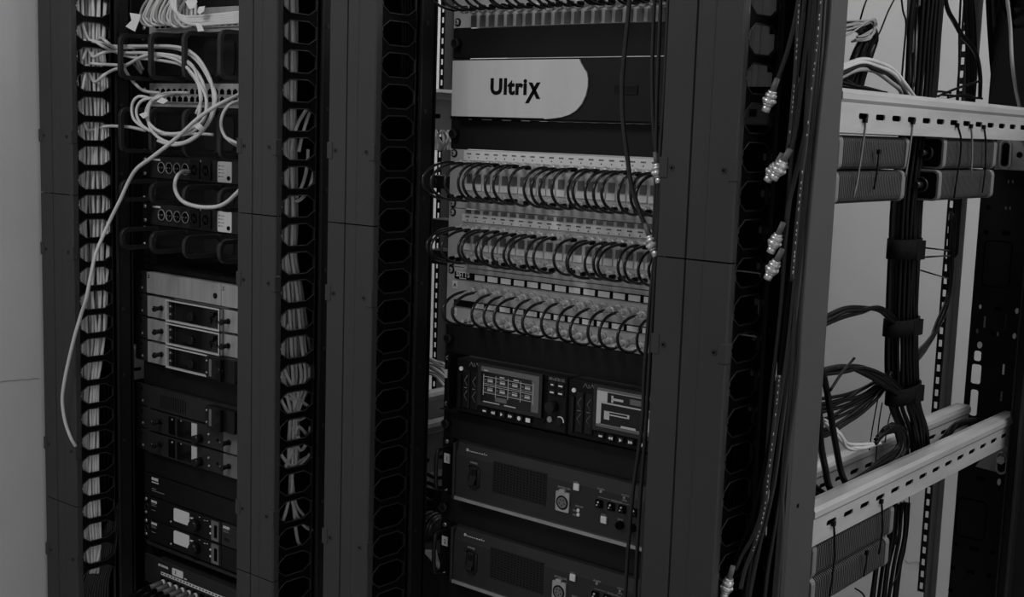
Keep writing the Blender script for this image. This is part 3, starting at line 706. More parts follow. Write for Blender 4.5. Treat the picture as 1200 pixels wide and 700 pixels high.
# black mounting ears left of the receivers
def ears(t, kt, n=1):
    zt, zb = ZL(kt)-.0012, ZL(kt+n)+.0012
    mb = MB().use(M['gunmetal']).prism(rrect(XL+.001, (zt+zb)/2, .044, zt-zb, .004), 'y', -.006, -.002).use(M['pit']).cyl((XL-.002, -.006, zt-.010), (0, -1, 0), .003, .0004, 8)
    mb.use(M['screw']).cyl((XL+.002, -.006, zb+.009), (0, -1, 0), .0026, .001, 8); mb.build('mounting_ear', None, t, bevel=.0004)
FX = XL+.0245
def rxknob(t, x, z, y):
    MB().use(M['dark']).cyl((x, y, z), (0, -1, 0), .0052, .003, 12).cyl((x, y-.003, z), (0, -1, 0), .0042, .012, 12).cyl((x, y-.015, z), (0, -1, 0), .0056, .004, 12).use(M['screw']).cyl((x-.003, y-.019, z+.003), (0, -1, 0), .0012, .0004, 6).build('antenna_nut', None, t)
def silver_plain():
    zt, zb = ZL(0)-.001, ZL(1)+.003; y = -.012
    t = thing('splitter_unit', 'plain silver unit on top of the three silver receivers', 'rack unit', (XL+W/2, 0, zb)); ears(t, 0)
    xs = LP(259, 340, y)[0]
    MB().use(M['silver']).box(FX, xs-.0015, y, .2, zb, zt).build('left_face', None, t, bevel=.0008)
    MB().use(M['silver']).box(xs+.0005, XL+W, y, .2, zb, zt).build('right_face', None, t, bevel=.0008)
    mb = MB().use(M['ink'])
    for xx in (FX+.006, xs+.005):
        mb.tube([(xx+.005, y-.0003, zt-.005), (xx, y-.0003, zt-.0055), (xx+.004, y-.0003, zt-.0105), (xx-.0015, y-.0003, zt-.011)], .0007, 4, smoothpath=False)
    mb.build('emblem', None, t)
    cx = LP(252.5, 345, y)[0]
    MB().use(M['ink']).cyl((cx, y, zb+.017), (0, -1, 0), .0050, .002, 14).use(M['ring']).cyl((cx, y-.002, zb+.017), (0, -1, 0), .0022, .001, 8).build('jack', None, t)
silver_plain()
def silver_rx(kt, label):
    zt, zb = ZL(kt)-.0025, ZL(kt+1)+.0022; y = -.012; zc = (zt+zb)/2
    t = thing('wireless_receiver', label, 'receiver', (XL+W/2, 0, zb)); ears(t, kt)
    def L(px): return LP(px, 385+27*(kt-1), y)[0]
    MB().use(M['silver']).box(FX+.002, L(197), y, .2, zb, zt).build('left_cheek', None, t, bevel=.0006)
    rxknob(t, L(190), zc+.001, y)
    xa, xb = L(197)+.0005, L(260)
    fr = MB().use(M['face']).holed((1, 0, 0), (0, 0, 1), (0, .02, 0), [((xa, y-.006, zb-.001), xb-xa, zt-zb+.002, rrect((xb-xa)/2, (zt-zb+.002)/2, xb-xa-.006, zt-zb-.004, .001))])
    fo = fr.build('display_frame', None, t)
    d = MB().use(M['glass']).box(xa+.002, xb-.002, y-.001, y+.01, zb+.002, zt-.002).build('display_window', None, t)
    g = MB()
    g.use(M['screw']).cyl((xa+.0095, y-.001, zc+.008), (0, -1, 0), .0018, .002, 8).cyl((xa+.0095, y-.001, zc-.007), (0, -1, 0), .0018, .002, 8)
    g.use(M['gunmetal']).cyl((xa+.014, y-.001, zc+.007), (0, -1, 0), .0023, .0015, 8).cyl((xa+.014, y-.001, zc-.008), (0, -1, 0), .0023, .0015, 8)
    g.box(xa+.0235, xa+.0245, y-.0015, y-.001, zb+.006, zt-.005).box(xb-.028, xb-.004, y-.0012, y-.001, zb+.003, zb+.016); g.build('indicator_light', None, d)
    g = MB().use(M['dark']).cyl((xa+.0735, y-.001, zc-.004), (0, -1, 0), .0080, .004, 18).use(M['gunmetal']).torus((xa+.0735, y-.005, zc-.004), (0, 1, 0), .0072, .0006, 18, 4); g.build('dial', None, d)
    g = MB().use(M['dark'])
    for (dx, dz) in ((.030, -.006), (.022, .008), (.012, -.001), (.030, .004)): g.cyl((xb-dx, y-.001, zc+dz), (0, -1, 0), .0042, .006, 10)
    g.build('button', None, d)
    MB().use(M['midgrey']).box(xb+.0003, xb+.006, y-.004, .2, zb, zt).use(M['silver']).box(xb+.006, XL+W, y, .2, zb, zt).build('right_cheek', None, t, bevel=.0005)
    rxknob(t, L(268), zc, y)
    return t
silver_rx(1, 'upper of the three silver wireless receivers with dark display windows')
silver_rx(2, 'middle of the three silver wireless receivers with dark display windows')
silver_rx(3, 'lowest of the three silver wireless receivers, black hinge block at its right')
blank(XL, ZL(4), ZL(5), 'dark grey blank panel right under the three silver receivers', 'panel', screws=False)
def hinge(kz, label):
    pass
def clamp(cz, label, py):
    y = -.014; x, _ = LP(254, py, y-.02)
    t = thing('hinge_block', label, 'hinge block', (x, y, cz-.02))
    xa = LP(246, py, y)[0]; xb = xa+.085
    MB().use(M['dark']).prism([(xa, cz+.016), (xa+.006, cz+.021), (xb, cz+.021), (xb, cz-.021), (xa+.006, cz-.021), (xa, cz-.014)], 'y', y-.012, y-.001).build('block', None, t, bevel=.001)
    g = MB().use(M['midgrey']).box(xa+.014, xa+.021, y-.013, y-.012, cz-.016, cz+.015)
    g.use(M['screw']).cyl((xa+.007, y-.012, cz+.012), (0, -1, 0), .0018, .0015, 8).cyl((xa+.007, y-.012, cz-.010), (0, -1, 0), .0018, .0015, 8); g.build('slot_insert', None, t)
    g = MB().use(M['black']).cyl((xa+.044, y-.012, cz+.012), (0, -1, 0), .006, .006, 10).cyl((xa+.044, y-.012, cz-.012), (0, -1, 0), .006, .006, 10).box(xa+.052, xa+.056, y-.020, y-.012, cz-.02, cz+.02); g.build('bolt', None, t)
    return t
clamp(ZL(3.5)+.001, 'black hinge block on the lowest silver receiver', 430)
# dark vented unit and two dark receivers
zt, zb = ZL(5)-.001, ZL(6)+.001; y = -.012
t = thing('vented_unit', 'charcoal unit with fine vertical vent slots below the grey blank panel', 'rack unit', (XL+W/2, 0, zb)); ears(t, 5)
MB().use(M['gunmetal']).box(FX, XL+W, y, .2, zb, zt).build('face', None, t, bevel=.0008)
g = MB().use(M['pit'])
for i in range(16): g.box(FX+.043+i*.0052, FX+.0443+i*.0052, y-.0003, y, zb+.006, zt-.010)
g.build('vent_slots', None, t)
clamp(ZL(5.55), 'black hinge block on the charcoal vented unit', 485)
def dark_rx(kt, label):
    zt, zb = ZL(kt)-.002, ZL(kt+1)+.0015; y = -.012; zc = (zt+zb)/2
    t = thing('wireless_receiver', label, 'receiver', (XL+W/2, 0, zb)); ears(t, kt)
    def L(px): return LP(px, 497+26*(kt-6), y)[0]
    MB().use(M['gunmetal']).box(FX+.002, L(261), y, .2, zb, zt).build('body', None, t, bevel=.0006)
    MB().use(M['midgrey']).box(L(261)+.001, XL+W, y, .2, zb, zt).build('right_cheek', None, t, bevel=.0006)
    rxknob(t, L(189), zc+.003, y); rxknob(t, L(269), zc, y)
    d = MB().use(M['pit']).box(L(198), L(205), y-.001, y, zb+.004, zt-.003).use(M['glass']).box(L(208), L(224), y-.001, y, zb+.004, zt-.004).build('display_window', None, t)
    MB().use(M['scrl']).box(L(225), L(231), y-.0012, y, zb+.006, zt-.003).build('lit_bar', None, d)
    MB().use(M['screw']).cyl((L(202.5), y-.001, zt-.007), (0, -1, 0), .0022, .001, 8).cyl((L(213), y-.001, zt-.005), (0, -1, 0), .0015, .001, 8).build('indicator_light', None, d)
    MB().use(M['dark']).cyl((L(235), y, zc-.008), (0, -1, 0), .0085, .016, 18, r2=.0078).build('dial', None, t)
    MB().use(M['screw']).cyl((L(245.5), y, zc+.005), (0, -1, 0), .0020, .003, 8).cyl((L(246), y, zc-.010), (0, -1, 0), .0020, .003, 8).use(M['pit']).cyl((L(255), y, zc-.002), (0, -1, 0), .0026, .001, 10).build('button', None, t)
dark_rx(6, 'upper charcoal wireless receiver under the vented unit'); dark_rx(7, 'lower charcoal wireless receiver under the vented unit')
blank(XL, ZL(8), ZL(9), 'black blank panel below the charcoal receivers', 'panel', screws=False)
zt, zb = ZL(9)-.001, ZL(10)+.001; y = -.006
t = thing('antenna_distributor', 'plain black unit with small white print above the lit displays', 'rack unit', (XL+W/2, 0, zb))
MB().use(M['panel']).box(XL+.018, XL+W, y, .2, zb, zt).box(XL, XL+.018, -.003, 0, zb, zt).build('face', None, t, bevel=.0006)
text('wordmark', 'SHURE', .0068, (XL+.030, y-.0004, zt-.009), t, M['label'], bold=.0005)
mb = MB().use(M['label']).box(XL+.030, XL+.052, y-.0005, y, zt-.0145, zt-.0125).use(M['inkg']).box(XL+.030, XL+.044, y-.0005, y, zt-.027, zt-.026).box(XL+.030, XL+.070, y-.0005, y, zt-.031, zt-.030); mb.build('print', None, t)
def dark_tx(kt, label, second):
    zt, zb = ZL(kt)-.001, ZL(kt+1)+.001; y = -.010; zc = (zt+zb)/2
    t = thing('monitor_transmitter', label, 'transmitter', (XL+W/2, 0, zb))
    def L(px): return LP(px, 603+25.5*(kt-10), y)[0]
    xs = L(259)
    MB().use(M['panel']).box(XL, XL+.022, -.003, 0, zb, zt).box(XL+.022, xs, y, .2, zb, zt).build('body', None, t, bevel=.0008)
    text('wordmark', 'SHURE', .0058, (XL+.034, y-.0004, zt-.008), t, M['label'], bold=.0004)
    mb = MB().use(M['inkg']).box(XL+.034, XL+.048, y-.0005, y, zt-.0115, zt-.0108).box(XL+.034, XL+.050, y-.0005, y, zt-.0145, zt-.0138).box(XL+.034, XL+.047, y-.0005, y, zt-.024, zt-.0233); mb.build('print', None, t)
    MB().use(M['label']).cyl((L(200.5), y, zb+.009), (0, -1, 0), .0018, .0008, 8).build('indicator', None, t)
    d = MB().use(M['lcd']).prism(rrect((L(204.5)+L(222))/2, zc+.005, L(222)-L(204.5), .0250, .003), 'y', y-.002, y).build('display', None, t); d['label'] = 'lit pale display'
    MB().use(M['dark']).cyl((L(231), y, zc-.001), (0, -1, 0), .0110, .014, 22, r2=.0100).build('dial', None, t)
    g = MB().use(M['label'])
    for px, dz in ((225, .0095), (225, -.010)): g.prism(rrect(L(px), zc+dz, .008, .0025, .001), 'y', y-.002, y)
    for dz in (.006, -.007): g.cyl((L(247), y, zc+dz), (0, -1, 0), .0022, .0016, 8)
    for px, dz in ((234, .016), (240, .013), (243, .014)): g.box(L(px)-.002, L(px)+.002, y-.0006, y, zc+dz, zc+dz+.001)
    g.build('button', None, t)
    e = MB().use(M['midgrey']).box(L(248.5), L(257), y-.002, y, zb+.003, zt-.002).use(M['pit']).box(L(252), L(255.5), y-.0024, y-.002, zb+.009, zt-.009).build('switch_plate', None, t)
    MB().use(M['gunmetal' if not second else 'panel']).box(xs+.002, XL+W, y, .2, zb, zt).build('companion_face', None, t, bevel=.0006)
    if not second:
        x = L(261); text('wordmark', 'SHURE', .006, (x+.002, y-.0004, zt-.009), t, M['label'], bold=.0004)
        MB().use(M['inkg']).box(x+.002, x+.016, y-.0005, y, zt-.013, zt-.0123).box(x+.002, x+.018, y-.0005, y, zt-.016, zt-.0153).use(M['panel']).prism(rrect(x+.012, zc-.009, .016, .006, .0028), 'y', y-.0006, y).build('print', None, t)
    ear_screws(t, XL+.009, (zt-.008, zb+.008), r=.0035, washer=False)
    MB().use(M['ring']).torus((XL+.012, -.006, zc-.003), (0, 1, 0), .0065, .0014, 16, 5).build('ear_grip', None, t)
dark_tx(10, 'upper black unit with a lit pale display near the bottom left', False); dark_tx(11, 'lower black unit with a lit pale display near the bottom left', True)
t = thing('rack_shelf', 'thin black shelf under the lower lit display', 'shelf', (XL+W/2, .1, ZL(12.2)))
MB().use(M['gunmetal']).box(XL+.02, XL+W, -.012, -.008, ZL(12.17), ZL(12.05)).box(XL+.01, XL+W-.01, -.008, .2, ZL(12.12), ZL(12.08)).build('shelf', None, t)
# network switch at the very bottom
y = -.014; zt = aY(184, 655, y).z; zb = zt-.062
t = thing('network_switch', 'dark network switch with numbered label and plugged cables at the bottom left', 'network switch', (XL+W/2, 0, zb))
def S(px, py): p = aY(px, py, y); return p.x, p.z
MB().use(M['gunmetal']).box(S(182.5, 656)[0], XL+W, y, .2, zb, zt).box(XL, S(182.5, 656)[0], -.004, 0, zb, zt-.003).build('case', None, t, bevel=.0015)
x, z = S(186.5, 664); text('wordmark', 'YAMAHA', .0062, (x+.004, y-.0004, zt-.0125), t, M['label'], bold=.0003)
MB().use(M['label']).cyl((x+.0005, y, zt-.0105), (0, -1, 0), .0026, .0006, 12).build('emblem', None, t)
x = S(202, 668)[0]; MB().use(M['bright']).prism(rrect(x+.0175, zt-.0125, .034, .014, .002), 'y', y-.0010, y).build('number_label', None, t)
text('number', '3', .0095, (x+.009, y-.0013, zt-.0155), t, M['ink'])
mb = MB().use(M['label']).box(x+.038, x+.046, y-.0006, y, zt-.019, zt-.017)
mb.build('print', None, t)
px0 = S(189, 674)[0]
mb = MB().use(M['label']).box(px0, XL+W-.03, y-.0008, y, zt-.0285, zt-.0225).use(M['ink'])
for i in range(34): mb.box(px0+.003+i*.0098, px0+.0075+i*.0098, y-.0011, y-.0008, zt-.0262, zt-.0240)
mb.build('port_print', None, t)
for i in range(12):
    xx = px0+.007+i*.0205
    MB().use(M['pit']).prism(rrect(xx, zt-.039, .015, .014, .002), 'y', y-.0008, y).use(M['gunmetal']).tube([(xx-.0078, y-.001, zt-.045), (xx-.0078, y-.001, zt-.034), (xx-.004, y-.001, zt-.0315), (xx+.004, y-.001, zt-.0315), (xx+.0078, y-.001, zt-.034), (xx+.0078, y-.001, zt-.045)], .0007, 4, smoothpath=False).build('port', None, t)
for i in range(6):
    xx = px0+.007+(i*2+1 if i > 0 else 0)*.0205 if False else px0+.010+i*.0205; zz = zt-.042
    c = thing('plugged_cable', 'thick dark cable with a pale plug entering the network switch at the bottom left', 'cable', (xx, y, zz-.01), 'cables plugged into the bottom network switch')
    MB().use(M['cap']).cyl((xx, y-.001, zz), (-.12, -1, -.12), .0062, .030, 10, r2=.0054).use(M['label']).cyl((xx, y-.0005, zz), (-.12, -1, -.12), .0066, .005, 10).build('plug', None, c)
    p = Vector((xx, y-.001, zz))+Vector((-.12, -1, -.12)).normalized()*.030
    MB().use(M['jet']).tube([p, p+Vector((-.006, -.02, -.004)), p+Vector((-.02, -.03, -.02)), p+Vector((-.045, -.02, -.06))], .0048, 8).build('sheath', None, c)

# front rack rails carrying the equipment
for xr, lb in ((XL, 'front rack rail at the left ears of the left rack'), (XL+W-.016, 'front rack rail hidden behind the right ears of the left rack'), (X0, 'front rack rail at the left ears of the middle rack'), (X0+W-.016, 'front rack rail behind the right ears of the middle rack')):
    t = thing('front_rack_rail', lb, 'rack rail', (xr, .005, 0))
    cells = [((xr, .0008, .80+i*U/3), .016, U/3, rrect(.0085, U/6, .0075, .0075, .0008)) for i in range(82)]
    mb = MB().use(M['black']).holed((1, 0, 0), (0, 0, 1), (0, .0018, 0), cells)
    mb.box(xr, xr+.016, .0008, .0026, 0, .80).box(xr+.0142, xr+.016, .0026, .0190, 0, 2.05); mb.build('rail', None, t)
# side skin of the left bay and rear rails / rear channels
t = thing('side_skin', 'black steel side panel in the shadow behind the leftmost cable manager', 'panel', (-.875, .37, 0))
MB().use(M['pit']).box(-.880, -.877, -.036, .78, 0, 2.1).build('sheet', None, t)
def rack_rail(x, y, label, flip=1, z0=0.0, z1=2.1, pm='gunmetal'):
    t = thing('rear_rack_rail', label, 'rack rail', (x, y, z0))
    h = rrect(.0065, .0222/2*1.0, .0062, .0120, .001); p = .01482*1.5
    n = int((z1-.8)/p)
    cells = [((x-.0085 if flip > 0 else x-.0085, y, .8+i*p), .012, p, h) for i in range(n)]
    MB().holed((1, 0, 0), (0, 0, 1), (0, .002, 0), cells).build('hole_strip', M['black' if pm == 'gunmetal' else pm], t)
    sx = x+.0035*flip
    MB().use(M[pm]).box(sx, sx+.002*flip, y, y+.030, z0, z1).build('side_flange', None, t)
    MB().use(M['midgrey' if pm == 'gunmetal' else 'galv']).box(sx, sx+.011*flip, y+.030, y+.032, z0, z1).build('rear_flange', None, t)
    return t
rack_rail(.493, .75, 'tall slim rear rack rail with square holes against the bright wall at the right')
rack_rail(aY(519, 50, .62).x, .62, 'rear rack rail glimpsed in the narrow gap left of the middle rack', 1)

# rear black channel at right
Xa = aY(1147.5, 250, .75).x
t = thing('rear_cable_channel', 'black perforated rear cable channel at the right edge of the photo', 'cable channel', (Xa+.05, .75, 0))
Wc = .098
mb = MB().use(M['black'])
cellsz = [(0.0, None), ]
# openings near the mid height: three tall rounded windows on the left side
za, zc = aY(1143, 452, .75).z, aY(1143, 411, .75).z
zs_open = []
for (yt, yb, xl, xr) in ((411, 423, 1143.5, 1152), (427, 450, 1140, 1151.5), (457, 488, 1139, 1148)):
    zs_open.append((aY(1143, yt, .75).z, aY(1143, yb, .75).z, xl, xr))
zcur = 2.1
for (zt_, zb_, xl, xr) in zs_open:
    hh = zt_-zb_; w0 = aY(xl, 430, .75).x-Xa; w1 = aY(xr, 430, .75).x-Xa
    mb.box(Xa, Xa+Wc, .75, .752, zt_+.003, zcur)
    ww = min(.026, max(.012, w1-w0))
    mb.holed((1, 0, 0), (0, 0, 1), (0, .002, 0), [((Xa, .75, zb_-.003), .035, hh+.006, rrect(.017, hh/2+.003, ww, hh, .004))])
    mb.box(Xa+.035, Xa+Wc, .75, .752, zb_-.003, zt_+.003); zcur = zb_-.003
mb.box(Xa, Xa+Wc, .75, .752, 0, zcur)
mb.box(Xa+Wc-.002, Xa+Wc, .70, .75, 0, 2.1)
mb.build('back_plate', None, t)
mb = MB().use(M['pit'])
def dot(px, py, r, m, sx=1.):
    p = aY(px, py, .75); MB().use(M[m]).prism([(p.x+r*sx*math.cos(a), p.z+r*math.sin(a)) for a in [i*PI/5 for i in range(10)]], 'y', .7485, .75).build('punched_hole', None, t)
for (px, py, r, m, sx) in ((1155.5, 272, .004, 'pit', 1), (1177, 273, .004, 'pit', 1), (1181, 273, .004, 'pit', 1), (1149, 359.5, .004, 'label', .5), (1168, 362, .004, 'pit', 1), (1172, 362.5, .004, 'pit', 1), (1192, 364.5, .005, 'label', .6),
                           (1145.5, 388, .004, 'midgrey', .5), (1164, 391, .004, 'pit', 1), (1169.5, 391.5, .004, 'midgrey', .4), (1189, 394, .005, 'label', .6), (1148.3, 404.5, .006, 'bright', .7),
                           (1187, 213, .003, 'midgrey', .4), (1182, 213, .003, 'midgrey', .4), (1184, 244, .003, 'midgrey', .4), (1179, 244, .003, 'midgrey', .4), (1158, 243, .004, 'pit', 1), (1156, 272, .004, 'pit', 1),
                           (1147, 561, .004, 'pit', 1), (1152, 562, .004, 'pit', 1), (1171, 565, .006, 'label', .5), (1120.5, 638, .004, 'pit', 1), (1139, 643, .004, 'pit', 1), (1144, 644, .004, 'pit', 1), (1163, 648, .004, 'pit', 1), (1117, 665, .004, 'pit', 1), (1135, 670, .004, 'pit', 1), (1140, 671, .004, 'pit', 1), (1159, 675, .004, 'pit', 1), (1114, 692, .004, 'pit', 1)):
    dot(px, py, r, m, sx)
for (px, y0, y1, m) in ((1177, 427, 439, 'label'), (1174.5, 459, 470, 'midgrey'), (1155, 371, 384, 'midgrey'), (1180, 368, 387, 'ring')):
    a = aY(px, y0, .75); b = aY(px-1, y1, .75); MB().use(M[m]).box(a.x-.002, a.x+.0012, .7485, .75, b.z, a.z).build('punched_slot', None, t)
mb = MB().use(M['pit'])
def outline(x0, y0, x1, y1, m='pit'):
    a = aY(x0, y0, .7494); b = aY(x1, y1, .7494); pr = rrect((a.x+b.x)/2, (a.z+b.z)/2, b.x-a.x, a.z-b.z, .008)
    mb.use(M[m]).tube([(q[0], .7494, q[1]) for q in pr], .0010, 4, closed=True, smoothpath=False)
outline(1154.5, 281.5, 1182, 338); mb.build('knockout', None, t)
mb = MB().use(M['pit']); outline(1123, 583, 1153, 635); mb.build('knockout', None, t)
mb = MB().use(M['dark']).box(Xa+Wc, Xa+Wc+.028, .70, .702, 0, 2.1).box(Xa+Wc+.028, Xa+Wc+.030, .66, .70, 0, 2.1).use(M['ring']).box(Xa+Wc-.001, Xa+Wc+.002, .697, .70, 0, 2.1).box(Xa+Wc+.026, Xa+Wc+.030, .657, .66, 0, 2.1)
mb.use(M['panel']).box(Xa+Wc+.030, Xa+Wc+.24, .68, .682, 0, 2.1)
mb.build('side_channel', None, t)

# rear gear seen in the narrow gap left of the middle rack
def gapbox(name, label, cat, x0, y0, x1, y1, Y, m, d=.05, extra=None):
    a = aY(x0, y0, Y); b = aY(x1, y1, Y); t = thing(name, label, cat, ((a.x+b.x)/2, Y, b.z))
    MB().use(M[m]).box(a.x, b.x, Y, Y+d, b.z, a.z).build('body', None, t, bevel=.001)
    return t, a, b
def gx(px, py, Y): return aY(px, py, Y)
t, a, b = gapbox('vented_box', 'dark box with vent slots in the gap beside the upper patch leads', 'box', 499, 256, 530, 277, .20, 'panel')
mb = MB().use(M['pit'])
for i in range(7): mb.box(a.x+.004, a.x+.012, .1995, .20, b.z+.004+i*.004, b.z+.006+i*.004)
mb.build('vent_slots', None, t)
t, a, b = gapbox('dark_box', 'small black box in the gap beside the middle patch leads', 'box', 498, 292, 530, 312, .20, 'black')
t, a, b = gapbox('socket_box', 'dark box with a round socket in the gap beside the topmost patch leads', 'box', 500, 205, 528, 222, .20, 'black')
mb = MB().use(M['ring']).torus(((a.x+b.x)/2-.01, .199, (a.z+b.z)/2), (0, 1, 0), .006, .001, 14, 5).build('socket', None, t)
t, a, b = gapbox('steel_box', 'pale steel socket box in the gap left of the upper camera control unit', 'box', 493, 522, 513, 562, .18, 'galvd')
mb = MB().use(M['pit']).box(a.x+.006, b.x-.010, .179, .18, b.z+.035, b.z+.052).build('socket', None, t)
t, a, b = gapbox('dark_box', 'black equipment box at the bottom of the gap left of the lower camera control unit', 'box', 486, 640, 516, 720, .10, 'black', .1)
t = thing('cable_drum', 'dark ribbed cylinder in the gap left of the lower camera control unit', 'cylinder', aY(500, 615, .16))
c = aY(493, 618, .16)
mb = MB().use(M['dark'])
for i in range(10): mb.cyl((c.x-.02+i*.0062, .16+i*.0, c.z), (1, 0, 0), .031 if i % 2 else .033, .0062, 24)
mb.cyl((c.x+.042, .16, c.z), (1, .0, 0), .031, .006, 24, r2=.024); mb.build('drum', None, t)
gapbox('rear_dark_backing', 'black backing added to darken the gap left of the camera control units', 'rack unit', 470, 563, 536, 740, .30, 'black', .2)  # added backing that hides the bright wall so the gap reads dark
for i, pts in enumerate((((486, 540), (497, 552), (510, 560), (523, 558), (530, 548)), ((487, 575), (500, 566), (512, 572), (520, 585), (528, 592)), ((488, 588), (502, 597), (515, 590), (525, 575), (530, 560)), ((486, 565), (495, 580), (506, 588), (518, 578), (528, 570)))):
    cable('loose_cable', [aY(x, y, .10+.004*i) for x, y in pts], .0035, M['jet'], 'black cable curling in the gap left of the camera control units', group='black cables in the gap')
for i in range(7):
    z0 = 422+i*3; pts = ((486, z0+10-i*3), (500, z0-2), (512, z0+2), (521, z0+6+i), (526, 440+i*2))
    cable('rear_data_cable', [aY(x+random.uniform(-1, 1), y+random.uniform(-1, 1), .16+i*.006) for x, y in pts], .0026, M['whited'], 'pale cable arching over the side rail in the gap left of the twin recorders', group='pale cables over the side rail')
for i in range(9):
    x = 505+i*2.6; pts = ((x-1, 145), (x+3*math.sin(i*2), 152), (x+5*math.cos(i), 160), (x+2, 168), (x+3*math.sin(i), 176))
    cable('rear_data_cable', [aY(px_, py_, .13+i*.004) for px_, py_ in pts], .0024, M['white'], 'pale cable bunched below the side rail in the gap by the wordmark frame', group='pale cables below the upper side rail')
for i in range(6):
    x = 505+i*1.8; pts = ((x-9+i, 645), (x, 655+i), (x+10, 668+i*2), (x+18, 690+i*2))
    cable('rear_data_cable', [aY(px_, py_, .06+i*.004) for px_, py_ in pts], .0022, M['whited'], 'pale cable bundled at the bottom of the gap left of the lower camera control unit', group='pale cables at the gap bottom')

# ------------------------------------------------------------------ white cables inside the managers
def bundle(name, X, dX, tops, label, group, m='white', r=.0030, jit=.6, z0=-.0):
    for i, pts in enumerate(tops):
        Xi = X-(i % 3)*dX
        P_ = [aX(x+random.uniform(-jit, jit), y, Xi+random.uniform(-.0015, .0015)) for x, y in pts]
        cable(name, P_, r, M[m] if isinstance(m, str) else M[m[i % len(m)]], label, 'network cable', group, n=6, sub=3)
rows = []
N = 19
for i in range(N):
    f = i/(N-1)
    def xx(y):
        tab = [(-30, 80, 126), (60, 82, 124), (120, 85, 126), (250, 86, 127), (350, 87, 125), (400, 91, 124), (460, 91, 114), (520, 92, 113), (600, 94, 114), (640, 96, 116), (672, 102, 112)]
        for (a, b) in zip(tab, tab[1:]):
            if a[0] <= y <= b[0]:
                t_ = (y-a[0])/(b[0]-a[0]); lo = a[1]+(b[1]-a[1])*t_; hi = a[2]+(b[2]-a[2])*t_; return lo+(hi-lo)*f
    ph = random.uniform(0, 6)
    rows.append([(xx(y)+1.8*math.sin(y*.017+ph)+1.2*math.sin(y*.05+ph*2), y) for y in list(range(-30, 660, 42))+[672]])
random.shuffle(rows)
bundle('network_cable', -.783, .0065, rows, 'white cable running down inside the leftmost cable manager', 'white cables in the leftmost manager', ('white', 'white', 'whited'), .0029)
rows = []
for i in range(9):
    f = i/8; ph = random.uniform(0, 6); pts = []
    for y in range(-25, 660, 36):
        lo, hi = (327, 347) if y < 320 else (329, 352+min(14, (y-320)*.12)) if y < 470 else (340, 349)
        if y > 470: lo, hi = 340-(y-470)*.02, 350
        pts.append((lo+(hi-lo)*f+.8*math.sin(y*.03+ph), y))
    end = 640-i*17 if i % 2 else 560
    pts = [p for p in pts if p[1] < end]
    rows.append(pts)
bundle('network_cable', -.2245, .0060, rows, 'white cable running down inside the second cable manager', 'white cables in the second manager', ('white', 'white', 'whited'), .0029, .4)
for pts in (((367, 118), (357, 132), (349, 145), (343, 165), (341, 180)), ((366, 125), (360, 140), (354, 160), (350, 178)), ((361, 175), (360, 195), (355, 215), (347, 232)), ((368, 200), (362, 222), (352, 234), (345, 236)),
            ((328, 465), (338, 485), (348, 492), (358, 488), (363, 475)), ((366, 480), (352, 470), (342, 468), (330, 462)), ((326, 528), (340, 546), (352, 540), (360, 536)), ((326, 550), (345, 549), (356, 541), (363, 532)),
            ((328, 562), (336, 545), (342, 530), (350, 512)), ((361, 512), (350, 500), (345, 512), (340, 530), (332, 556)), ((364, 500), (360, 518), (352, 528), (346, 515), (342, 500)),
            ((342, 560), (346, 590), (354, 602), (362, 612)), ((340, 575), (346, 600), (356, 616), (366, 622)), ((342, 570), (335, 600), (327, 622)), ((344, 592), (348, 630), (354, 642), (361, 646)), ((338, 380), (330, 405), (326, 425)), ((326, 440), (334, 452), (344, 466), (352, 468)),
            ((350, 420), (353, 440), (350, 460), (344, 480)), ((362, 430), (361, 450), (354, 470), (347, 490)), ((328, 410), (333, 432), (341, 450), (350, 462))):
    cable('network_cable', [aX(x, y, -.2245+random.uniform(-.0018, .0018)) for x, y in pts], .0029, M['white'], 'white cable crossing slantwise inside the second cable manager', 'network cable', 'slanting cables in the second manager')
# dark cables low in the leftmost manager
for i in range(12):
    x0 = 96+i*2.8
    cable('dark_cable', [aX(x0-6+i*.5, 705, -.79), aX(x0, 690-i, -.79), aX(x0+8, 668-i*2, -.79), aX(x0+14, 640-i*5, -.80)], .0030, M['hang'], 'dark cable gathered at the bottom of the leftmost cable manager', group='dark cables in the leftmost manager')
for i in range(5):
    cable('dark_cable', [aX(118+i*2.2-(i % 2)*2, y, -.80) for y in (440, 500, 560, 620, 660)], .003, M['jetm'], 'dark cable beside the white ones low in the leftmost cable manager', group='dark cables beside the white ones')
# faint dark cables in manager 3 and manager 4
for i in range(4):
    cable('dark_cable', [aX(470+i*3.6, -10, -.02), aX(472+i*3.2, 45, -.02), aX(469+i*4, 100, -.03)], .003, M['jetm'], 'dark grey cable seen through the top openings of the third cable manager', group='dark cables in the third manager')
for i in range(8):
    cable('dark_cable', [aX(862+i*3, 500+i*3, .55), aX(858+i*2.6, 560, .548), aX(850+i*4, 600+i*3, .55), aX(846+i*3, 660, .552)], .0028, M['jetm'], 'dark cable in the bottom openings of the widest cable manager', group='dark cables in the widest manager')
for i in range(4):
    cable('dark_cable', [aX(846, 620+i*5, .555), aX(858, 612+i*6, .557), aX(868, 606+i*7, .56), aX(872, 618+i*6, .556), aX(860, 632+i*5, .555), aX(845, 640+i*5, .555)], .0024, M['jet'], 'thin black cable curled in a bottom opening of the widest cable manager', group='curled cables in the widest manager')

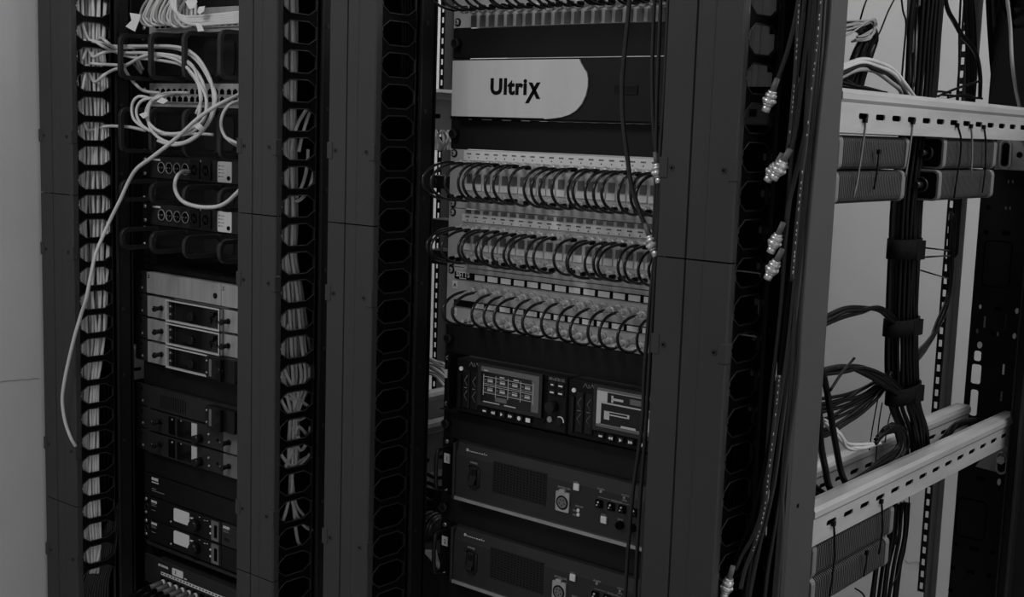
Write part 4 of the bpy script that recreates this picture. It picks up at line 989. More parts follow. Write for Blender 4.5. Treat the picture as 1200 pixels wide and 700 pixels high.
# ------------------------------------------------------------------ white cables over the left rack
def W3(pts): return [aX(p[0], p[1], -.782) if p[2] == 'in' else aY(p[0], p[1], p[2]) for p in pts]
fan = [
    [(104, 46, -.09), (118, 50, -.105), (132, 54, -.075), (150, 54, -.06), (172, 54, -.06), (207, 55, -.06), (228, 64, -.075), (243, 85, -.085), (250, 108, -.09), (249, 130, -.09), (238, 152, -.09), (215, 167, -.09), (192, 165, -.09), (176, 150, -.09), (174, 128, -.09), (184, 113, -.085), (200, 109, -.05), (222, 109, -.02)],
    [(106, 48, -.09), (120, 54, -.105), (133, 60, -.075), (150, 66, -.06), (172, 68, -.06), (200, 65, -.06), (222, 75, -.075), (237, 95, -.085), (242, 120, -.09), (238, 142, -.09), (222, 156, -.09), (200, 158, -.09), (180, 150, -.09), (171, 135, -.09), (176, 120, -.09), (190, 113, -.085), (210, 110, -.02)],
    [(108, 66, -.09), (120, 62, -.105), (133, 60, -.075), (150, 62, -.065), (172, 62, -.065), (207, 66, -.065), (226, 78, -.08), (233, 100, -.09), (235, 125, -.095), (228, 146, -.095), (212, 156, -.095), (190, 157, -.095)],
    [(86, 86, -.10), (96, 74, -.11), (112, 75, -.11), (133, 76, -.08), (148, 76, -.065), (165, 67, -.065), (180, 64, -.065), (207, 70, -.065), (225, 86, -.085), (241, 112, -.095), (240, 138, -.1), (226, 150, -.1)],
    [(110, 96, -.09), (122, 88, -.105), (133, 82, -.08), (146, 78, -.065), (160, 70, -.06), (172, 69, -.06), (207, 74, -.06), (220, 82, -.07), (232, 98, -.09), (236, 116, -.095), (230, 133, -.095)],
    [(144, 76, -.06), (150, 88, -.05), (160, 100, -.045), (170, 107, -.03), (188, 109, -.012)],
    [(178, 116, -.07), (163, 113, -.085), (155, 122, -.09), (156, 138, -.09), (166, 148, -.09), (180, 154, -.08), (205, 157, -.07), (235, 157, -.06), (250, 158, -.05)],
    [(186, 115, -.07), (168, 117, -.085), (160, 128, -.09), (163, 142, -.09), (175, 153, -.085), (195, 158, -.08)],
    [(102, 152, -.09), (114, 150, -.10), (125, 148, -.09), (136, 148, -.075), (152, 149, -.06), (170, 153, -.06)],
    [(116, 45, -.09), (126, 50, -.10), (134, 56, -.075), (150, 56, -.06), (172, 55, -.055), (207, 57, -.055), (230, 70, -.07), (246, 95, -.085), (253, 115, -.09), (247, 140, -.09), (228, 162, -.09), (205, 170, -.09), (185, 165, -.09)],
]
for q_ in (0, 1, 2, 3, 4, 8, 9):
    p0 = fan[q_][0]; fan[q_][0] = (p0[0], p0[1], 'in'); fan[q_].insert(0, (max(p0[0]-9, 96), p0[1]+(22 if q_ % 2 else -20), 'in'))
fan[3][1] = (100, 84, 'in')
for pts in fan[:5]+fan[9:]:
    cable('looped_data_cable', W3(pts), .0030, M['white'], 'white cable running through the rings and coiling in front of the silver port panel', 'network cable', 'coiled white cables of the left rack')
cable('data_cable', W3(fan[5]), .0030, M['white'], 'white cable dropping from the ring guide into the silver port panel', 'network cable')
cable('looped_data_cable', W3(fan[6]), .0028, M['white'], 'white cable making the outer small loop left of the coil', 'network cable')
cable('looped_data_cable', W3(fan[7]), .0028, M['white'], 'white cable making the inner small loop left of the coil', 'network cable')
cable('data_cable', W3(fan[8]), .0030, M['white'], 'white cable leaving the leftmost manager below the coil', 'network cable')
for i, pts in enumerate(([(146, 46, -.03), (155, 62, -.02), (166, 85, -.015)], [(150, 46, -.03), (160, 66, -.02), (168, 82, -.015)], [(146, 58, -.03), (156, 74, -.02), (166, 86, -.015)])):
    cable('data_cable', W3(pts), .0026, M['whited'], 'short grey cable slanting behind the upper large rings', 'network cable', 'slanting grey cables behind the rings')
cable('long_data_cable', W3([(282, 110, -.06), (268, 117, -.09), (252, 125, -.11), (232, 139, -.12), (210, 159, -.12), (193, 173, -.12), (176, 186, -.12), (160, 198, -.12), (150, 214, -.12), (141, 234, -.125), (130, 256, -.13), (121, 276, -.14), (112, 298, -.155), (106, 325, -.165), (101, 350, -.17), (94, 372, -.17), (87, 396, -.175), (80, 425, -.178), (75, 450, -.18), (73, 470, -.18), (76, 493, -.175), (82, 511, -.17), (88, 522, -.16), (94, 527, -.145), (98, 524, -.12)]), .0034, M['white'], 'single long white cable drooping across the leftmost cable manager', 'network cable')
cable('data_cable', W3([(282, 118, -.05), (270, 122, -.07), (262, 132, -.08), (259, 145, -.085), (262, 157, -.085), (270, 166, -.08), (282, 173, -.06)]), .0028, M['white'], 'white cable bowing left beside the second manager at port panel height', 'network cable')
cable('data_cable', W3([(257, 156, -.06), (268, 163, -.08), (282, 170, -.07)]), .0028, M['white'], 'short white cable end below the port panel at the second manager', 'network cable')
cable('plugged_data_cable', W3([(222, 201, -.012), (215, 201, -.03), (208, 206, -.05), (205, 216, -.06), (207, 227, -.075), (214, 236, -.088), (226, 241, -.094), (240, 243, -.096), (255, 242, -.096), (266, 237, -.096), (276, 228, -.097), (284, 220, -.10)]), .0036, M['white'], 'white cable plugged into the upper power distribution unit and sagging to the right', 'cable')
# heap of white cables at the top
for i in range(15):
    x = 163+i*3.2; s = random.uniform(-3, 3)
    pts = [(x+20+s, -25, -.045), (x+12+s, -5, -.05), (x+3+s*.5, 12+random.uniform(-3, 3), -.055), (x+2, 24+random.uniform(-3, 4), -.055), (x+10+random.uniform(-3, 3), 30+random.uniform(-3, 2), -.05), (x+20, 25+random.uniform(-6, 2), -.045), (x+22+s, 5, -.04)]
    cable('heaped_data_cable', W3(pts), .0026, M['white' if i % 3 else 'whited'], 'white cable in the heap at the top left of the photo', 'network cable', 'heap of white cables at the top left')
for i in range(7):
    pts = [(203+i*1.5, -20, -.07), (200+i, -2, -.075), (203+i*.8, 10+i*1.2, -.08), (214+i*.6, 19+i*1.2, -.08), (232, 20+i*1.5+random.uniform(-1, 1), -.075), (256, 17+i*1.8, -.07), (284, 14+i*2.0, -.06)]
    cable('heaped_data_cable', W3(pts), .0027, M['white'], 'white cable leaving the top left heap towards the second manager', 'network cable', 'white cables leaving the heap')
def flag(pts, Y, label):
    q = [aY(x, y, Y) for x, y in pts]
    o = MB().use(M['bright']).prism([(p.x, p.z) for p in q], 'y', Y, Y+.0008).build('cable_label', None); tag(o, label, 'label')
flag(((152, 15), (165, 17), (163, 24), (158, 37), (147, 31), (154, 24)), -.09, 'white paper cable flag at the left end of the cable heap')
flag(((217, 2), (227, -6), (231, 2), (228, 9), (222, 11)), -.09, 'white paper cable flag at the top middle of the cable heap')
flag(((233, 8), (240, 7), (239, 13), (234, 17), (231, 14)), -.09, 'small white cable flag right of the cable heap')
flag(((229, 27), (235, 28), (239, 36), (232, 37)), -.085, 'white cable flag hanging below the cables leaving the heap')
flag(((183, 119), (190, 114), (197, 118), (191, 122)), -.1, 'white cable flag on the coil below the silver port panel')
flag(((163, 134), (171, 131), (173, 136), (168, 139)), -.1, 'white cable flag at the left side of the coil')
flag(((228, 149), (233, 144), (240, 150), (235, 154)), -.105, 'white cable flag at the lower right of the coil')

# ------------------------------------------------------------------ black cables hanging in front of the middle rack
def hang(pts, r, label, group=None, m='hang', name='hanging_cable'):
    return cable(name, [aY(p[0], p[1], p[2] if len(p) > 2 else -.125) for p in pts], r, M[m], label, 'cable', group, n=8)
def printed(pts, r, label, Y=-.125, seed=1):
    P_ = crom([aY(p[0], p[1], Y) for p in pts], 8); rr = random.Random(seed)
    mb = MB().use(M['hang']).tube(P_, r, 8, smoothpath=False); mb.use(M['inkg'])
    d = Vector((.55, -.83, 0))*r
    for a, b in zip(P_, P_[1:]):
        L = (b-a).length; q = 0
        while q < L-.004:
            l = rr.uniform(.0015, .004)
            if rr.random() < .6: mb.tube([a+(b-a)*(q/L)+d, a+(b-a)*((q+l)/L)+d], .0006, 4, smoothpath=False)
            q += l+.0018
    return tag(mb.build('printed_cable', None), label, 'cable')
def bnc(name, a, b, Y, label, s=1.0, group=None):
    """free BNC plug: ribbed boot end a -> open end b"""
    A, B = aY(a[0], a[1], Y), aY(b[0], b[1], Y); d = (B-A).normalized(); L = (B-A).length
    t = thing(name, label, 'connector', A, group)
    MB().use(M['cap']).cyl(A, d, .0032*s, L*.42, 10, r2=.0038*s).build('boot', None, t)
    mb = MB().use(M['nickel'])
    q = A+d*L*.36
    for i, (r, l) in enumerate(((.0052, .09), (.0068, .08), (.0050, .04), (.0072, .14), (.0060, .06), (.0048, .18))):
        mb.cyl(q, d, r*s, L*l, 12); q = q+d*L*l
    w = d.orthogonal().normalized()
    for a_ in range(5):
        w2 = Matrix.Rotation(a_*2*PI/5, 3, d) @ w; mb.cyl(A+d*L*.62+w2*.0055*s, w2, .0018*s, .0026*s, 6)
    mb.use(M['pit']).cyl(q, d, .0036*s, .0004, 10)
    mb.build('bayonet_collar', None, t); return t
hang([(739, -20), (736, 20), (732, 60), (729, 100), (730, 140), (734, 175), (740, 217), (751, 252), (758, 268)], .0030, 'black cable bowing over the wordmark frame, its plug by the middle patch panel')
bnc('coax_plug', (756, 262), (770, 303), -.125, 'nickel coax plug hanging in front of the middle patch panel')
hang([(768, -20), (765, 50), (764.5, 100), (766, 150), (769, 180)], .0024, 'black cable hanging beside the widest manager to the plug at the topmost patch panel')
bnc('coax_plug', (768, 178), (773, 217), -.125, 'nickel coax plug hanging in front of the topmost patch panel')
hang([(775, -20), (772, 60), (770, 115), (769, 170), (768, 230), (766, 275), (768, 290)], .0024, 'black cable hanging second from left in the bunch beside the widest manager')
G = 'long cables beside the widest manager'
hang([(784, -20), (779, 100), (774, 175), (770, 250), (767, 300), (762, 350), (758, 400), (755, 440), (753, 490), (749, 525), (742, 575), (736, 645), (732, 715)], .0026, 'long black cable full height left of the widest manager, leftmost at bottom')
hang([(790, -20), (784, 100), (778, 175), (773, 240), (769, 300), (766, 350), (763, 400), (760, 450), (757, 500), (755, 525), (751, 575), (747, 640), (744, 715)], .0026, 'long black cable full height left of the widest manager, second from left at bottom')
hang([(797, -20), (790, 80), (784, 150), (779, 220), (775, 300), (770, 380), (767, 450), (763, 520), (758, 590), (753, 660), (750, 715)], .0024, 'long black cable hanging closest to the widest manager cover')
hang([(803, -20), (796, 60), (789, 130), (781, 195)], .0022, 'short black cable hanging at the top beside the widest manager cover', m='jet')
hang([(778, 310), (774, 318), (772, 330), (773, 342)], .0020, 'small black cable curl at the seam of the widest manager cover', m='jet')

# ------------------------------------------------------------------ black cables hanging by the upright
YH = -.128
def hr(pts, r, label, m='hang', g=None): return hang([(x, y, YH) for x, y in pts], r, label, g, m)
R_ = [([(938, -20), (934, 10), (929, 35), (922, 62), (914, 85), (910, 95)], 'black cable ending in the highest nickel plug beside the upright', .0026),
      ([(944, -20), (940, 30), (936, 62), (931, 110), (927, 150), (922, 178)], 'printed black cable ending in the left of the paired plugs', .0024),
      ([(952, -20), (946, 40), (942, 75), (937, 120), (931, 160), (924, 185)], 'black cable ending in the right of the paired plugs', .0026),
      ([(958, -20), (953, 60), (947, 135), (938, 185), (928, 225), (921, 258)], 'black cable ending in the third plug down beside the upright', .0022),
      ([(948, 130), (940, 170), (930, 210), (924, 250), (920, 285), (917, 297)], 'black cable ending in the fourth plug down beside the upright', .0022)]
for p, l, r in R_: hr(p, r, l)
long_ = [[(963, -20), (959, 50), (955, 110), (949, 180), (940, 250), (932, 320), (924, 400), (914, 470), (905, 530), (898, 580), (884, 625), (870, 650), (862, 668)],
         [(967, -20), (963, 50), (958, 115), (952, 190), (943, 270), (934, 350), (925, 430), (916, 500), (908, 560), (900, 600), (890, 640), (880, 690), (876, 715)],
         [(970, -20), (967, 40), (961, 110), (954, 180), (946, 260), (939, 350), (932, 430), (925, 500), (917, 560), (908, 620), (900, 670), (895, 715)],
         [(974, -20), (971, 30), (964, 95), (956, 170), (950, 230), (944, 300), (938, 380), (934, 450), (924, 520), (917, 580), (912, 640), (906, 715)],
         [(956, 60), (952, 120), (945, 180), (936, 240), (928, 300), (921, 370), (913, 440), (903, 510), (893, 560), (880, 610), (864, 648), (858, 668)],
         [(935, 90), (931, 150), (925, 215), (921, 280), (917, 340), (911, 400), (903, 470), (899, 530), (893, 590), (882, 650), (872, 715)],
         [(949, 150), (944, 220), (938, 290), (932, 360), (928, 430), (923, 490), (917, 560), (917, 620), (912, 680), (910, 715)]]
names = ['first', 'second', 'third', 'fourth', 'fifth', 'sixth', 'seventh']
printed([(963, -20), (957, 50), (950, 110), (944, 170), (940, 200), (932, 262)][:5]+[(934, 260), (928, 330)], .0026, 'black cable with white print hanging in front of the bunch by the upright', -.138, 2)
printed([(937, -20), (935, 25), (932, 80), (928, 130), (924, 170)], .0024, 'black cable with white print over the highest plug by the upright', -.140, 3)
printed([(913, 440), (907, 500), (901, 550), (895, 600), (884, 640), (874, 665), (868, 690)], .0026, 'black cable with white print low in the bunch by the upright', -.140, 4)
for i, p in enumerate(long_):
    hang([(x, y, YH+.010*(i % 3)) for x, y in p], .0027 if i % 2 else .0024, 'long black cable hanging between the widest manager and the grey upright', 'long cables beside the upright', 'hang' if i != 4 else 'jetm')
bnc('coax_plug', (911, 92), (896, 133), YH-.006, 'nickel coax plug hanging highest beside the grey upright')
bnc('coax_plug', (917, 180), (898, 214), YH-.006, 'nickel coax plug, left of the pair hanging beside the upright')
bnc('coax_plug', (926, 175), (905, 212), YH-.012, 'nickel coax plug, right of the pair hanging beside the upright', 1.1)
bnc('coax_plug', (918, 261), (902, 298), YH-.008, 'nickel coax plug hanging third down beside the upright')
bnc('coax_plug', (917, 292), (898, 329), YH-.008, 'nickel coax plug hanging fourth down beside the upright')
bnc('coax_plug', (859, 664), (847, 703), YH-.008, 'nickel coax plug hanging at the bottom edge beside the widest manager')

# ------------------------------------------------------------------ power supplies tied below the rails
def psu(x0, xc0, xc1, x1, yt, yb, Y0cap, label, Xf=.634, pitch=.0040, thick=.070, front=True):
    """outer ends x0..x1, all on the plane Xf; yt, yb are image heights at the left edge"""
    a = aX(x0, yt, Xf); b = aX(x1, yt, Xf); zt = a.z; zb = aX(x0, yb, Xf).z
    Ya, Yb = a.y, b.y
    t = thing('power_supply', label, 'power supply', (Xf-thick/2, (Ya+Yb)/2, zb))
    h = zt-zb; cx = Xf-thick/2; cz = (zt+zb)/2
    MB().prism(rrect(cx, cz, thick-.012, h-.012, .006), 'y', Ya+.004, Yb-.004, True).build('body', M['dark'], t)
    cl = .013
    for (p, q) in ((Ya, Ya+cl), (Yb-cl, Yb)):
        MB().use(M['cap']).prism(rrect(cx, cz, thick, h, .008), 'y', p+.0015, q).use(M['pit']).prism(rrect(cx, cz, thick-.006, h-.006, .006), 'y', p, p+.0015).build('end_cap', None, t, bevel=.0008)
    mb = MB().use(M['rib']); y = Ya+cl+.003
    while y < Yb-cl-.003:
        mb.prism(rrect(cx, cz, thick-.001, h-.001, .008), 'y', y, y+pitch*.5); y += pitch
    mb.build('ribs', None, t)
    g = MB().use(M['dark']).torus((cx+.01, Ya-.001, cz), (0, 1, 0), .0095, .002, 18, 6).cyl((cx+.01, Ya, cz), (0, -1, 0), .005, .02, 12); g.build('cable_gland', None, t)
    return t
psu(984, 0, 0, 1067.5, 157.5, 199.5, 0, 'ribbed black power supply, upper left under the top rail')
psu(979, 0, 0, 1062, 200.5, 240.5, 0, 'ribbed black power supply, lower left under the top rail')
psu(1107, 0, 0, 1169.5, 161, 198.5, 0, 'ribbed black power supply, upper right under the top rail')
psu(1101, 0, 0, 1166, 199.5, 236, 0, 'ribbed black power supply, lower right under the top rail')
def psu2(x0, yt, yb, x1, label):
    psu(x0, 0, 0, x1, yt, yb, 0, label, pitch=.0050)
psu2(953, 641, 679.5, 1045, 'ribbed black power supply, upper one under the lower rail')
psu2(951, 681, 718, 1039, 'ribbed black power supply, lower one cut by the bottom edge')
def tie(pts, label, m='cap', Xf=.6375):
    o = MB().use(M[m]).tube([aX(x, y, Xf+.0015) for x, y in pts], .0013, 5, sub=2)
    o.use(M['jetm']).box(*[c for q in zip((aX(*pts[0], Xf+.003)-Vector((.002, .003, .003))), (aX(*pts[0], Xf+.003)+Vector((.002, .003, .003)))) for c in q])
    tag(o.build('cable_tie', None), label, 'cable tie')
tie(((1014, 141), (1014, 150), (1011, 170), (1007, 197), (1004, 215), (1000, 232)), 'cable tie from the second slot of the top rail over the left power supplies')
tie(((1070, 143), (1069, 152), (1066, 175), (1063, 195), (1061, 207)), 'cable tie at the right end of the left power supplies')
tie(((1122, 147), (1126, 160), (1126, 180), (1122, 205), (1118, 232)), 'cable tie left of three over the right power supplies', 'jetm')
tie(((1138, 148), (1139, 160), (1139, 185), (1138, 203)), 'cable tie middle of three over the right power supplies', 'cap')
tie(((1153, 149), (1155, 162), (1155, 185), (1154, 205), (1151, 226)), 'cable tie right of three over the right power supplies', 'jetm')
tie(((1030, 178), (1028, 200), (1024, 222)), 'short dark cable tie tail across the left power supplies', 'jetm')
tie(((977, 614), (978, 625), (978, 650), (975, 680), (972, 700)), 'cable tie from the lower rail over the lower power supplies', 'jetm')
tie(((1033, 588), (1034, 600), (1034, 622), (1030, 650)), 'cable tie from the lower rail at the right end of the lower power supplies', 'jetm')
tie(((1016, 648), (1015, 660), (1012, 676)), 'short cable tie tail across the lower power supplies', 'jetm')

def jX(x, y, X): return aX(x+random.uniform(-1.6, 1.6), y+random.uniform(-2.2, 2.2), X+random.uniform(-.003, .003))
# ------------------------------------------------------------------ cable trunk behind the rails
def trunk(centre, wid, n, Yd, label, group, r=.0032, mats=('jet', 'jetm'), X=.597):
    k = 0
    for i in range(n):
        f = (i+.5)/n*2-1; d = math.sqrt(max(0, 1-f*f))*Yd*(1 if i % 2 else -1)
        pts = []
        for (x, y), w in zip(centre, wid): pts.append(aX(x+f*w+random.uniform(-.9, .9), y, X)+Vector((d*.5, d, 0)) - Vector((0, 0, 0)))
        cable('trunk_cable', pts, r, M[mats[i % len(mats)]], label, 'cable', group, n=6, sub=3)
TC = [(1089, -20), (1084, 40), (1079, 105), (1071, 170), (1063, 235), (1060, 290), (1058, 340), (1057, 382), (1057, 420), (1058, 458)]
TW = [14, 15, 14, 14, 13.5, 13, 13.5, 14, 15, 15]
trunk(TC, TW, 16, .014, 'black cable in the thick vertical trunk behind the rails', 'cables of the thick vertical trunk')
trunk([(1058, 458), (1062, 480), (1070, 505), (1073, 530), (1071, 560)], [15, 14, 13, 12, 12], 10, .012, 'black cable of the trunk bending down onto the lower rails', 'trunk cables below the lowest strap')
trunk([(1050, 590), (1047, 630), (1040, 665), (1034, 715)], [12, 13, 12, 12], 8, .012, 'black cable hanging below the lower rail behind the power supplies', 'cables below the lower rail', X=.56)
# strands to the left of the trunk at the top
for i in range(7):
    cable('grey_strand', [jX(1066+i*2.1+random.uniform(-1, 1), y, .59) for y in (-15, 20, 50, 80, 105, 125)], .0026, M['galvd' if i % 2 else 'rib'], 'dull grey strand beside the top of the thick trunk', 'cable', 'grey strands beside the trunk')
def strap(cx, cy, w, h, label, X=.60, tilt=0):
    a = aX(cx-w, cy, X); b = aX(cx+w, cy, X); c = (a+b)/2; rx = (b-a).length/2; hh = h*.00115
    mb = MB().use(M['velcro']); n = 20; base = len(mb.v)
    for k, zz in enumerate((-hh/2, hh/2)):
        for rr in (1.0, .9):
            for i in range(n):
                q = 2*PI*i/n; mb.v.append((c.x+math.cos(q)*.019*rr, c.y+math.sin(q)*rx*.86*rr, c.z+zz+tilt*math.sin(q)))
    for i in range(n):
        j = (i+1) % n; o = lambda k, r, i_: base+(k*2+r)*n+i_
        mb.face([o(0, 0, i), o(0, 0, j), o(1, 0, j), o(1, 0, i)], True); mb.face([o(0, 1, i), o(1, 1, i), o(1, 1, j), o(0, 1, j)], True)
        mb.face([o(1, 0, i), o(1, 0, j), o(1, 1, j), o(1, 1, i)]); mb.face([o(0, 0, i), o(0, 1, i), o(0, 1, j), o(0, 0, j)])
    mb.box(c.x+.012, c.x+.0195, c.y-.002, c.y+rx*.55, c.z-hh*.56, c.z+hh*.40)
    tag(mb.build('strap', None), label, 'strap')
strap(1059.5, 291, 16.5, 24, 'black hook and loop strap highest on the thick trunk')
strap(1056, 382, 18, 20, 'black hook and loop strap in the middle of the thick trunk')
strap(1058, 460, 17, 21, 'black hook and loop strap lowest on the thick trunk', tilt=.002)
# cables sweeping in from the left
for i in range(3):
    cable('side_cable', [jX(950, 388-i*6, .585), jX(970, 380-i*5, .59), jX(990, 371-i*4, .595), jX(1010, 365-i*3, .6), (jX(1030, 362+i*1.5, .603)), jX(1046, 371+i*2, .603), jX(1054, 384, .603)], .0030, M['jet'], 'black cable arching from the upright into the middle strap', group='cables arching into the middle strap')
for i in range(9):
    cable('side_cable', [jX(945, 443-i*.6, .58), jX(968, 438-i*.8+(i % 3), .585), jX(990, 433-i*.5+(i % 2)*2, .59), jX(1012, 431+i*.9, .595), jX(1034, 438+i*1.6, .602), jX(1052, 452+i*1.5, .605), jX(1063+i*1.2, 472, .606), jX(1072+i, 505, .606), jX(1076+i*.6, 540, .60)], .0030, M['jet' if i % 2 else 'jetm'], 'black cable arching from the upright through the lowest strap', group='cables arching through the lowest strap')
for i in range(9):
    y0 = 468+i*5.5
    cable('side_cable', [jX(950, y0+2, .57), jX(970, y0-2+i*.3, .575), jX(990, y0-6-i*.8, .58), jX(1012, y0-14-i*1.8, .585), jX(1030, 446+i*2, .59), jX(1044, 436+i, .60)], .0026, M['jet' if i % 2 else 'jetm'], 'black cable rising from behind the upright to the trunk', group='cables rising to the trunk')
for i in range(13):
    d = i*2.0
    cable('coiled_cable', [jX(1030-d*.2, 512+d*.3, .60), jX(1036, 502+d*.35, .603), jX(1046+d*.1, 498+d*.3, .606), jX(1058-d*.3, 504+d*.4, .61), jX(1063-d*.5, 520+d*.2, .612), jX(1057-d*.9, 538, .61), jX(1040-d*1.2, 552+d*.1, .605), jX(1018-d*1.4, 566+d*.3, .60), jX(990-d*1.3, 590, .595)], .0028, M['jet' if i % 3 else 'jetm'], 'black cable coiling over the lower rails left of the trunk', group='cables coiling over the lower rails')
for i in range(8):
    cable('tray_cable', [jX(985+i*4, 580-i*2, .60), jX(1020+i*3, 563-i*2, .60), jX(1060, 548-i*1.2, .598), jX(1092+i*2, 530-i*2, .597), jX(1108+i*2, 512-i*2, .595), jX(1122+i*3, 497-i*.5, .59), jX(1145+i*3, 492+i*.5, .585), jX(1165, 500, .58)], .0030, M['jetm' if i % 2 else 'jet'], 'black cable lying between the two lower rails', group='cables between the lower rails')
for i in range(4):
    cable('side_cable', [jX(1118-i*.8, 250, .52), jX(1116-i, 300, .52), jX(1113-i*1.2, 345, .52), jX(1104-i*1.6, 375+i*1.5, .53), jX(1090-i, 398+i*3, .55), jX(1072, 415+i*4, .59)], .0028, M['jet'], 'black cable curving from the slim rack rail down to the trunk', group='cables curving from the slim rail')
for i in range(5):
    cable('side_cable', [jX(1140-i*3, -20, .52), jX(1142-i*2, 60, .52), jX(1141-i*2, 130, .52), jX(1128-i*1.6, 200, .52), jX(1121-i*1.2, 300, .52)], .0032, M['jet' if i % 2 else 'jetm'], 'black cable hanging in front of the slim rack rail', group='cables hanging by the slim rail')
for i in range(12):
    cable('side_cable', [jX(1156+i*3.2, -20, .54), jX(1158+i*2.8, 30, .54), jX(1162+i*2.0+(i % 3), 80, .54), jX(1166+i*2.2, 118, .54), jX(1168+i*2.2, 150, .54)], .0033, M[('jet', 'jetm', 'rib')[i % 3]], 'black cable in the loose curtain at the top right corner', group='loose cables at the top right')
for i in range(6):
    cable('side_cable', [jX(1165+i*3, -20, .57), jX(1180+i*4, 15+i*2, .57), jX(1196+i*4, 45+i*4, .57), jX(1215+i*3, 80+i*4, .57)], .0026, M['jet' if i % 2 else 'jetm'], 'black cable slanting across the top right corner', group='slanting cables at the top right')
cable('side_cable', [jX(x, y, .60) for x, y in ((1176, -20), (1181, 0), (1184, 30), (1186, 70), (1190, 105), (1196, 125))], .0032, M['whited'], 'single light grey cable hanging at the top right corner', 'cable')
cable('side_cable', [jX(x, y, .58) for x, y in ((1106, -20), (1110, 8), (1117, 25), (1128, 42), (1138, 56), (1146, 70), (1150, 90), (1148, 115))], .0036, M['jet'], 'thick black cable bowing right between the trunk and the slim rail', 'cable')
cable('side_cable', [jX(x, y, .58) for x, y in ((1127, -20), (1125.5, 30), (1124.5, 70), (1123.5, 120))], .0018, M['jet'], 'thin straight black cable right of the trunk', 'cable')
cable('side_cable', [jX(x, y, .60) for x, y in ((1051, -10), (1042, 15), (1031, 40), (1022, 47), (1015, 49))], .0012, M['jetm'], 'thin dark wire rising from the curled bundle at top', 'cable')
cable('side_cable', [jX(x, y, .60) for x, y in ((1021, -10), (1014, 8), (1008, 22))], .0012, M['jet'], 'short straight dark wire above the curled bundle', 'cable')
cable('side_cable', [jX(x, y, .60) for x, y in ((1054, -10), (1058, 12), (1061, 30), (1060, 70), (1056, 108))], .0014, M['jetm'], 'thin wire beside the grey strands at the top', 'cable')
# curled black bundle at top left of the right opening
for i in range(11):
    f = i/10
    cable('curled_cable', [jX(982+f*22, 140, .585), jX(990+f*20, 95, .59), jX(1001+f*20, 65-f*2, .595), jX(1010+f*17, 45-f*3, .60), jX(1003+f*15, 33-f*4, .605), jX(978+f*10, 26+f*8, .60)], .0034, M['jet'], 'black cable in the curled bundle above the left end of the top rail', group='curled bundle above the top rail')
for i in range(7):
    cable('curled_cable', [jX(975, 50-i*4, .61), jX(995, 38-i*2, .612), jX(1015, 27-i*.4, .615), jX(1025-i*.4, 21+i*.9, .615), jX(1027-i*.5, 28+i*1.4, .612), jX(1018, 38+i*1.2, .61), jX(1005-i, 44+i*.6, .606)], .0013, M['midgrey'], 'thin grey cable looped round the curled bundle', group='thin grey loops of the curled bundle')
for i, m in enumerate(('whited', 'whited', 'jet', 'midgrey')):
    d = i*4.6
    cable('arched_cable', [jX(975, 82+d, .60), jX(990, 76+d*.8, .602), jX(1010, 70+d*.8, .605), jX(1028, 72+d, .607), jX(1047-d*.3, 82+d, .607), jX(1062-d*.6, 98+d*.6, .605), jX(1071-d*1.1, 113, .60), jX(1074-d*1.2, 125, .60)], .0030, M[m],
          ('topmost light cable arching onto the top rail', 'second light cable arching onto the top rail', 'black cable arching onto the top rail', 'lowest grey cable arching onto the top rail')[i], 'cable')
for i in range(4):
    cable('side_cable', [jX(978, 88+i*6, .59), jX(1000, 98+i*3, .595), jX(1020, 104+i*2, .60), jX(1040, 110+i, .60)], .0026, M['jet'], 'short black cable lying along the left end of the top rail', group='short cables on the top rail')
for i, (a, b, c_) in enumerate((((1090, 111), (1100, 109), (1113, 111)), ((1100, 111), (1120, 102), (1147, 96)), ((1105, 110), (1125, 112), (1150, 117)), ((1112, 113), (1130, 113), (1141, 112)))):
    cable('tie_tail', [jX(a[0], a[1], .59), jX(b[0], b[1], .59), jX(c_[0], c_[1], .59)], .0018, M['jet'], 'black tie tail sticking up from the top rail right of the trunk', 'cable tie', 'tie tails on the top rail')
# heavy cables near upright
cable('heavy_cable', [jX(x, y, .61) for x, y in ((958, 425), (965, 437), (970, 460), (973, 490), (979, 525), (987, 560), (1000, 572), (1012, 570))], .0045, M['jet'], 'heavy black cable dropping beside the upright, right of two', 'cable')
cable('heavy_cable', [jX(x, y, .61) for x, y in ((955, 460), (961, 490), (963, 520), (966, 550), (974, 572), (990, 584))], .0045, M['jet'], 'heavy black cable dropping beside the upright, left of two', 'cable')
for i in range(5):
    cable('heavy_cable', [jX(945, 560+i*6, .60), jX(958, 572+i*4, .60), jX(975, 582+i*2, .602), jX(1000, 578, .602), jX(1025, 566-i, .60)], .0036, M['jet'], 'black cable lying behind the left end of the lower rail', group='cables behind the left end of the lower rail')
for i in range(3):
    cable('pale_side_cable', [jX(952, 482+i*3, .60), jX(962, 488+i*2, .60), jX(972, 496+i*3, .60), jX(984, 510+i*2, .60), jX(994, 522+i*1.5, .60), jX(1010, 523+i*2, .60), jX(1030, 519, .60)], .0026, M['whited'], 'grey cable winding behind the upright above the lower rail', 'cable', 'grey cables winding above the lower rail')
cable('tie_tail', [jX(x, y, .62) for x, y in ((972, 459), (985, 441), (1000, 421))], .0020, M['jet'], 'straight black tie tail pointing up right beside the upright', 'cable tie')
for i, (p, q) in enumerate((((1077, 291), (1115, 294.5)), ((1076, 302), (1115, 299)), ((1080, 319), (1113, 327)))):
    o = cable('tie_tail', [jX(p[0], p[1], .59), jX(q[0], q[1], .52)], .0013, M['jet'], ('upper thin tie from the highest strap to the slim rail', 'lower thin tie from the highest strap to the slim rail', 'loose thin tie tail pointing left from the slim rail')[i], 'cable tie')
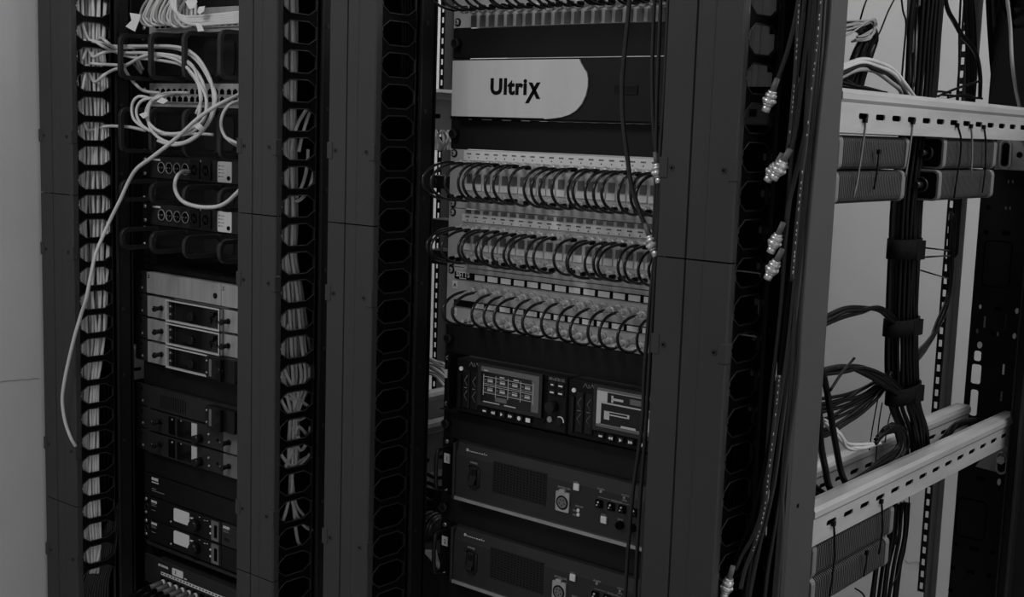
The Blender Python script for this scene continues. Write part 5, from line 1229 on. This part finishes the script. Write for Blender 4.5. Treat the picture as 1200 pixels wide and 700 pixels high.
for i, pts in enumerate((((1030, 470), (1024, 500), (1020, 530)), ((1034, 470), (1031, 500), (1026, 540)), ((1044, 480), (1040, 500), (1036, 520)), ((1060, 585), (1056, 610), (1050, 640)), ((1066, 580), (1064, 620), (1058, 655), (1044, 690)), ((1003, 690), (1012, 700), (1016, 720)))):
    cable('thin_wire', [jX(x, y, .58) for x, y in pts], .0010 if i != 5 else .0014, M['jetm'], 'thin grey wire hanging against the wall near the lower rail', 'wire', 'thin wires near the lower rail')

# ------------------------------------------------------------------ light
w = bpy.data.worlds.new('world'); bpy.context.scene.world = w; w.use_nodes = True
nt = w.node_tree; bg = nt.nodes['Background']           # ambient fill, made brighter towards the right to lift the back wall
tc = nt.nodes.new('ShaderNodeTexCoord'); sp = nt.nodes.new('ShaderNodeSeparateXYZ'); mr = nt.nodes.new('ShaderNodeMapRange')
nt.links.new(tc.outputs['Generated'], sp.inputs[0]); nt.links.new(sp.outputs['X'], mr.inputs['Value'])
mr.inputs['From Min'].default_value = .15; mr.inputs['From Max'].default_value = .9; mr.inputs['To Min'].default_value = .13; mr.inputs['To Max'].default_value = .62
bg.inputs[0].default_value = (1, 1, 1, 1); nt.links.new(mr.outputs[0], bg.inputs[1])
def area(name, loc, tgt, size, size_y, power):
    l = bpy.data.lights.new(name, 'AREA'); l.shape = 'RECTANGLE'; l.size = size; l.size_y = size_y; l.energy = power
    o = bpy.data.objects.new(name, l); C.objects.link(o); o.location = loc
    o.rotation_euler = (Vector(tgt)-Vector(loc)).to_track_quat('-Z', 'Y').to_euler(); return o
area('ceiling_light_front', (-.12, -1.35, 2.7), (-.10, -.8, 0), .8, .5, 12.5)
area('ceiling_light_right', (1.9, .45, 2.75), (1.5, .6, 0), 1.2, .8, 42)
area('rear_fill_light', (-.2, .98, 2.75), (-.2, .98, 0), .9, .25, 9)  # unseen fill lamp added above the back aisle to brighten the side rails
v = bpy.context.scene.view_settings; v.view_transform = 'Standard'; v.look = 'None'; v.exposure = 0; v.gamma = 1; v.use_curve_mapping = False
